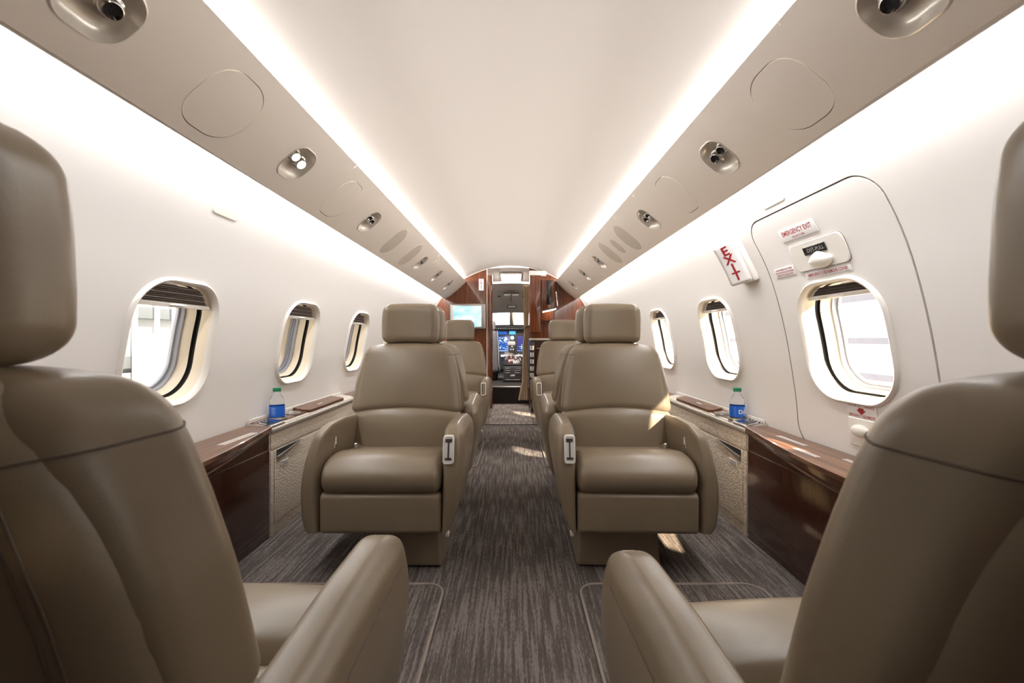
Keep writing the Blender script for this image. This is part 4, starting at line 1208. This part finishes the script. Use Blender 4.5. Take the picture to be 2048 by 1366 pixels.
# ------------------------------------------------------------------ side ledges and bow-front cabinets
XW = 1.028
def side_word(sg): return 'left' if sg < 0 else 'right'
def ledge(sg, y0, y1, first, which):
    """fabric-faced side unit with satin edge, wood-topped ledge"""
    xf = 0.930 if sg < 0 else 0.945
    root = empty('side_ledge', (sg * xf, y0, 0), label='%s fabric-faced side ledge%s' % (side_word(sg), which), cat='side ledge', group='side ledges along the walls')
    def X(x): return sg * (x - xf)
    def bx(xa, xb, ya, yb, za, zb, r=0.003, n=(1, 1, 1)):
        a, b = sorted((X(xa), X(xb))); return bbox(a, b, ya - y0, yb - y0, za, zb, r, n)
    # body, panel with raised border
    mesh_obj('side_body', *bx(xf + 0.004, XW - 0.002, y0, y1, 0.0, 0.405, 0.002), WOVEN, root, 30)
    mesh_obj('upper_panel', *bx(xf - 0.002, xf + 0.006, y0 + 0.004, y1 - 0.004, 0.340, 0.404, 0.003), WOVEN, root, 30)
    mesh_obj('lower_panel', *bx(xf - 0.002, xf + 0.006, y0 + 0.030, y1 - 0.004, 0.045, 0.333, 0.003), WOVEN, root, 30)
    mesh_obj('panel_border', *bx(xf - 0.0015, xf + 0.006, y0 + 0.002, y0 + 0.025, 0.0, 0.336, 0.003), WOVEN, root, 30)
    # satin nose and sloping top
    A, F_ = bx(xf - 0.010, xf + 0.010, y0, y1, 0.403, 0.428, 0.009); mesh_obj('edge_trim', A, F_, LEDGE_S, root, 60)
    P = [(xf - 0.002, 0.415), (xf + 0.004, 0.430), (xf + 0.02, 0.436), (XW, 0.448), (XW, 0.40), (xf, 0.40)]
    V = [(X(a), 0, b) for a, b in P] + [(X(a), y1 - y0, b) for a, b in P]; n = len(P)
    Fc = [tuple(range(n)), tuple(range(n, 2 * n))[::-1]] + [(i, (i + 1) % n, n + (i + 1) % n, n + i) for i in range(n)]
    ltop = mesh_obj('ledge_top', V, Fc, LEDGEM, root, 30)
    def topz(x): return 0.436 + (x - xf - 0.02) / (XW - xf - 0.02) * 0.012
    def TS(u, v, d=0.0): return (X(v), u - y0, topz(v) + d)     # u along y, v = x
    if first:
        # literature pocket: dark opening with silver scooped lip
        yc0, yc1 = y0 + 0.040, y0 + 0.250
        V = []; Fc = []; N = 14
        for k in range(N + 1):
            t = k / N; yy = yc0 + (yc1 - yc0) * t - y0
            zt = 0.333; zb = zt - 0.026 * (1 - t) ** 0.8 * (1 if t < 1 else 0)
            V += [(X(xf - 0.0035), yy, zt), (X(xf - 0.0035), yy, zb), (X(xf - 0.010), yy, zb), (X(xf - 0.006), yy, zb - 0.022 * (1 - t) - 0.001)]
        m1, m2 = [], []
        for k in range(N):
            a = 4 * k; b = 4 * (k + 1)
            m1.append((a, b, b + 1, a + 1)); m2 += [(a + 1, b + 1, b + 2, a + 2), (a + 2, b + 2, b + 3, a + 3)]
        pk = mesh_obj('pocket_opening', V, m1, DKPL, root, 0)
        mesh_obj('pocket_lip', V, m2, LEDGE_S, root, 40)
        # small printed tag
        tg = mesh_obj('printed_tag', *bx(xf - 0.0045, xf - 0.001, y0 + 0.072, y0 + 0.135, 0.256, 0.279, 0.001), WHITE, root, 30)
        mb = MB()
        for r in range(2): mb.add(*bx(xf - 0.0052, xf - 0.0044, y0 + 0.078, y0 + 0.129, 0.269 - 0.009 * r, 0.273 - 0.009 * r, 0.0003))
        mb.obj('print_lines', GREYT, tg, 0)
        # wood strip, control panel, cup holders, wood lid
        A, F_ = bbox(0, 1, 0, 1, -0.003, 0.004, 0.002)
        def slab(name, u0, u1, v0, v1, t, m, r=0.010, taper=None, parent=root):
            lo = [((u0 + u1) / 2 + a, (v0 + v1) / 2 + b) for a, b in rloop(u1 - u0, v1 - v0, r, 48)]
            if taper: lo = [taper(p) for p in lo]
            c = ((u0 + u1) / 2, (v0 + v1) / 2)
            V, Fc = disc(TS, lo, c, t, 3); V2, F2 = ring(TS, [(lo, -0.004), (lo, t)])
            mb = MB(); mb.add(V, Fc); mb.add(V2, F2); return mb.obj(name, m, parent, 30)
        inl = slab('wood_inlay', y0 + 0.004, y0 + 0.42, xf + 0.012, XW - 0.003, 0.002, WOODT, 0.006)
        cp = slab('control_panel', y0 + 0.004, y0 + 0.105, xf + 0.003, xf + 0.066, 0.006, CHROME, 0.006)
        slab('touch_screen', y0 + 0.028, y0 + 0.070, xf + 0.018, xf + 0.052, 0.0075, LENSOFF, 0.006, parent=cp)
        mb = MB()
        for k in range(4):
            for vv in (xf + 0.010, xf + 0.058):
                u = y0 + 0.016 + 0.024 * k; q = lathe([(0.0045, 0), (0.0045, 0.0015), (0.001, 0.002)], 8, TS(u, vv, 0.006)); mb.add(*q)
        mb.obj('buttons', DKMET, cp, 30)
        A_, F2_ = bbox(0, 1, 0, 1, 0, 1, 0.01)
        A, F_ = bx(xf - 0.006, xf + 0.014, y0 + 0.002, y0 + 0.108, 0.428, 0.440, 0.005); mesh_obj('panel_edge', A, F_, SILVER, cp, 50)
        holes = []
        for uc in (y0 + 0.150, y0 + 0.275):
            hx, hy, hz = TS(uc, 0.982, 0.0); holes.append(lathe([(0.0345, 0.4155), (0.0345, 0.50)], 32, (hx, hy, 0)))
        cut(ltop, holes)
        # the inlay is a thin open sheet: drop its hidden faces under the cups by cutting as well
        inl.data.materials.clear()
        bpy.data.objects.remove(inl)
        q = MB(); u_prev = y0 + 0.004
        for uc in (y0 + 0.150, y0 + 0.275):
            lo_ = [(0.0345 * math.cos(2 * PI * k / 48), 0.0345 * math.sin(2 * PI * k / 48)) for k in range(48)]
            u0_, u1_ = uc - 0.0500, uc + 0.0500
            q.add(*grid(lambda u, v: TS(u, v, 0.002), [u_prev, u0_], [xf + 0.012, XW - 0.003]))
            q.add(*bay(lambda u, v: TS(u, v, 0.002), u0_, u1_, xf + 0.012, XW - 0.003, lo_, uc, 0.982, 2)); u_prev = u1_
        q.add(*grid(lambda u, v: TS(u, v, 0.002), [u_prev, y0 + 0.42], [xf + 0.012, XW - 0.003]))
        q.obj('wood_inlay', WOODT, root, 30)
        for uc in (y0 + 0.150, y0 + 0.275):
            q = MB(); c = TS(uc, 0.982, 0.0)
            q.add(*lathe([(0.0330, -0.0265), (0.0335, 0.004), (0.0348, 0.0060), (0.0385, 0.0060), (0.0395, 0.0035), (0.0395, 0.0)], 28, c, cap=False))
            cup = q.obj('cup_holder', SILVER, root, 50)
            mesh_obj('cup_floor', *lathe([(0.0005, -0.0255), (0.0332, -0.0255)], 28, c, cap=False), DKMET, cup, 30)
        # raised lid with a cut nose
        def tp(p):
            u, v = p; return (u, v)
        lid = slab('wood_lid', y0 + 0.345, y0 + 0.80, xf + 0.006, XW - 0.010, 0.011, WOODT, 0.020, tp)
        mb = MB(); A, F_ = bbox(0, 0.06, 0, 0.006, 0, 0.001, 0.0003)
        mb.add([TS(y0 + 0.50 + p[0], xf + 0.028 + p[1], 0.0125 + p[2]) for p in A], F_); mb.obj('print_line', PRINTW, lid, 0)
        # clear edge guard strip against the wall
        mesh_obj('wall_strip', *bx(XW - 0.016, XW - 0.010, y0 + 0.002, y1, 0.446, 0.462, 0.002), SHELLM, root, 30)
    return root
def bow_table(sg, y0, y1, which, prints):
    """mahogany bow-front cabinet"""
    xf = 0.930 if sg < 0 else 0.945
    root = empty('bow_cabinet', (sg * xf, y0, 0), label='%s glossy mahogany bow-front side cabinet%s' % (side_word(sg), which), cat='cabinet', group='bow-front side cabinets')
    def X(x): return sg * (x - xf)
    L = y1 - y0
    def bow(t): return xf - 0.008 - 0.088 * math.sin(PI * min(max(t, 0), 1))
    ts = [0.5 - 0.5 * math.cos(PI * k / 40) for k in range(41)]
    def slab(zb, zt, inset_, name, m, r=0.003):
        V = []; Fc = []; n = len(ts)
        prof_ = [(0.0, zb, 0.5), (0, zb, 0), (-r, zb + r, 0), (-r, zt - r, 0), (0, zt, 0), (0, zt, 0.5)]
        for t in ts:
            b = bow(t) + inset_
            yy = t * L
            V += [(X(XW - 0.004), yy, zb), (X(b + r), yy, zb), (X(b), yy, zb + r), (X(b), yy, zt - r), (X(b + r), yy, zt), (X(XW - 0.004), yy, zt)]
        for k in range(n - 1):
            for j in range(5): Fc.append((k * 6 + j, k * 6 + j + 1, (k + 1) * 6 + j + 1, (k + 1) * 6 + j))
        Fc.append(tuple(range(6))); Fc.append(tuple((n - 1) * 6 + j for j in range(6))[::-1])
        return mesh_obj(name, V, Fc, m, root, 40)
    top = slab(0.420, 0.438, 0.0, 'table_top', WOODT)
    V = []; Fc = []
    for t in ts:
        sn = math.sin(PI * min(max(t, 0), 1)); b = bow(t); yy = t * L
        V += [(X(b + 0.004), yy, 0.4195), (X(b + 0.007), yy, 0.4195 - 0.020 * sn), (X(b + 0.030 * sn + 0.004), yy, 0.4195 - 0.046 * sn), (X(xf - 0.002), yy, 0.4185 - 0.062 * sn), (X(xf + 0.02), yy, 0.4185 - 0.062 * sn)]
    for k in range(len(ts) - 1):
        for j in range(4): Fc.append((k * 5 + j, k * 5 + j + 1, (k + 1) * 5 + j + 1, (k + 1) * 5 + j))
    mesh_obj('bowed_apron', V, Fc, WOODD, root, 25)
    V, Fc = tube([(X(bow(t) + 0.030 * math.sin(PI * t) + 0.003), t * L, 0.4195 - 0.047 * math.sin(PI * t)) for t in ts[1:-1]], 0.0022, 6)
    mesh_obj('edge_moulding', V, Fc, WOODT, root, 60)
    # flat lower front with a door
    a, b = sorted((X(xf + 0.002), X(XW - 0.002))); mesh_obj('carcass', *bbox(a, b, 0.0, L, 0.0, 0.4185, 0.003), WOODF, root, 30)
    nd = 2
    for k in range(nd):
        ya, yb = L * k / nd + 0.006, L * (k + 1) / nd - 0.004
        a, b = sorted((X(xf - 0.001), X(xf + 0.004))); mesh_obj('door', *bbox(a, b, ya, yb, 0.02, 0.345, 0.001), WOODF, root, 30)
    if prints:
        mb = MB()
        for (u, v, w, rows) in prints:
            for r in range(rows):
                A, F_ = bbox(u - y0, u - y0 + w, 0, 0.0045, 0, 0.0008, 0.0003)
                mb.add([(X(v + r * 0.010 + p[1]), p[0], 0.4381 + p[2]) for p in A], F_)
        mb.obj('placard_print', PRINTW, top, 0)
    return root
for sg in (-1, 1):
    sw = side_word(sg)
    bow_table(sg, 0.366, 1.766, ' beside the nearest seat', [(1.45, 0.905, 0.19, 3)] if sg < 0 else [(1.44, 0.955, 0.15, 2), (1.30, 0.90, 0.11, 2), (1.12, 0.96, 0.16, 2)])
    bow_table(sg, 2.72, 4.12, ' beyond the ledge, mostly behind the seats', None)
    ledge(sg, 1.770, 2.716, True, ' with cup holders and control panel beside the facing club seat')
    ledge(sg, -0.64, 0.362, False, ' behind the camera')
    ledge(sg, 4.125, 5.095, False, ' at the bulkhead')

# ------------------------------------------------------------------ water bottles in the cup holders
def bottle(sg, y, x, label, rot, words):
    z0 = 0.441 + 0.0
    z0 = 0.4205
    root = empty('water_bottle', (x, y, z0), label=label, cat='bottle', group='water bottles in the ledge cup holders')
    h = -0.0
    R = 0.0300
    outer = [(0.001, 0.002), (0.020, 0.0), (0.028, 0.004), (R, 0.012), (R, 0.030), (R - 0.001, 0.033), (R, 0.036), (R, 0.078), (R - 0.002, 0.082), (R - 0.002, 0.085), (R, 0.089), (R - 0.002, 0.100), (0.022, 0.113), (0.0150, 0.121), (0.0125, 0.127), (0.0125, 0.133), (0.0140, 0.134), (0.0140, 0.136), (0.0120, 0.137), (0.0120, 0.140)]
    V, Fc = lathe(outer, 32); mesh_obj('body', V, Fc, PET, root, 50)
    V, Fc = lathe([(R + 0.0006, 0.030), (R + 0.0008, 0.032), (R + 0.0008, 0.074), (R + 0.0006, 0.076)], 40, cap=False); lb = mesh_obj('label_sleeve', V, Fc, BLUEL, root, 60)
    prof2 = [(0.0155, 0.1365), (0.0160, 0.138), (0.0160, 0.149), (0.0150, 0.1515), (0.0005, 0.152)]
    V, Fc = lathe(prof2, 36); V = [((p[0] * (1 + (0.03 if k % 2 else 0))), p[1] * (1 + (0.03 if k % 2 else 0)), p[2]) for k, p in enumerate(V)]
    mesh_obj('cap', V, Fc, GREEN, root, 25)
    def wrap(u, v, r=R + 0.0014):
        th = rot + u / r; return (r * math.cos(th), r * math.sin(th), v)
    for (txt, size, du, zc, m_) in words:
        TV, TF = text_mesh(txt, size, 1.0)
        mesh_obj('lettering', [wrap(du + u, zc + v) for u, v in TV], TF, m_, lb, 0)
    # small pale print blocks beside the name
    mb = MB()
    for r in range(6):
        us = np.linspace(-0.052, -0.036, 5)
        V, Fc = grid(lambda u, v: wrap(u, v), list(us), [0.040 + r * 0.0055, 0.0425 + r * 0.0055]); mb.add(V, Fc)
    mb.obj('fine_print', BLUED, lb, 0)
    V, Fc = grid(lambda u, v: wrap(u, v, R + 0.0011), list(np.linspace(0.030, 0.048, 6)), [0.034, 0.072]); mesh_obj('pale_panel', V, Fc, BLUED, lb, 0)
ang = lambda x, y: math.atan2(0 - y, CX - x)
yb = 1.77 + 0.150
bottle(-1, yb, -0.982, 'water bottle with green cap and blue label in the left ledge cup holder', ang(-0.982, yb) + 0.95, [])
bottle(1, yb, 0.982, 'water bottle with green cap and blue DASANI label in the right ledge cup holder', ang(0.982, yb) - 0.1, [('DASANI', 0.024, 0.050, 0.052, WHITE)])

# ------------------------------------------------------------------ hangar outside the windows
HW = mat('hangar_white_panel', (0.50, 0.50, 0.50), 0.8)
HG2 = mat('hangar_lilac_steel', (0.22, 0.22, 0.26), 0.6)
HG = mat('hangar_grey_steel', (0.13, 0.145, 0.155), 0.6)
CONC = mat('hangar_concrete', (0.55, 0.54, 0.52), 0.9)
o = mesh_obj('floor.002', *box(-14, 14, -14, 16, -1.75, -1.7), CONC, smooth=0); tag(o, kind='structure')
hw_ = empty('hangar_wall', (-5.0, 2, -1.7), label='white hangar wall with grey rails seen through the left windows', cat='wall')
mesh_obj('wall_sheet', *box(-0.2, 0.0, -6, 14, 0, 5.5), HW, hw_, 0)
for k, z in enumerate((2.10, 2.75)):
    mesh_obj('rail', *bbox(0.0, 0.12, -6, 14, z, z + 0.16, 0.01), HG, hw_, 30)
mesh_obj('low_panel', *bbox(0.0, 0.05, -6, 14, 0.3, 2.05, 0.01), LTGR, hw_, 30)
eb = empty('electrical_box', (-4.8, 6.1, -0.55), label='pale electrical box with conduits on the hangar wall outside the left window', cat='box')
mesh_obj('cabinet', *bbox(0, 0.25, -0.35, 0.35, 0.5, 1.4, 0.02), HW, eb, 30)
for dy in (-0.5, -0.15, 0.15):
    V, Fc = tube([(0.12, dy, 0.0), (0.12, dy, 3.9)], 0.03, 8); mesh_obj('conduit', V, Fc, HW, eb, 60)
fr = empty('hangar_frame', (5.5, 0, -1.7), label='grey horizontal steel rails seen through the right windows', cat='frame')
for z in (1.85, 2.40, 3.08):
    mesh_obj('rail', *bbox(0, 0.12, -8, 14, z, z + 0.10, 0.01), HG2, fr, 30)
for y in (-7, -1.5, 4, 9.5):
    mesh_obj('post', *bbox(0.0, 0.15, y, y + 0.15, 0, 6, 0.01), HG, fr, 30)
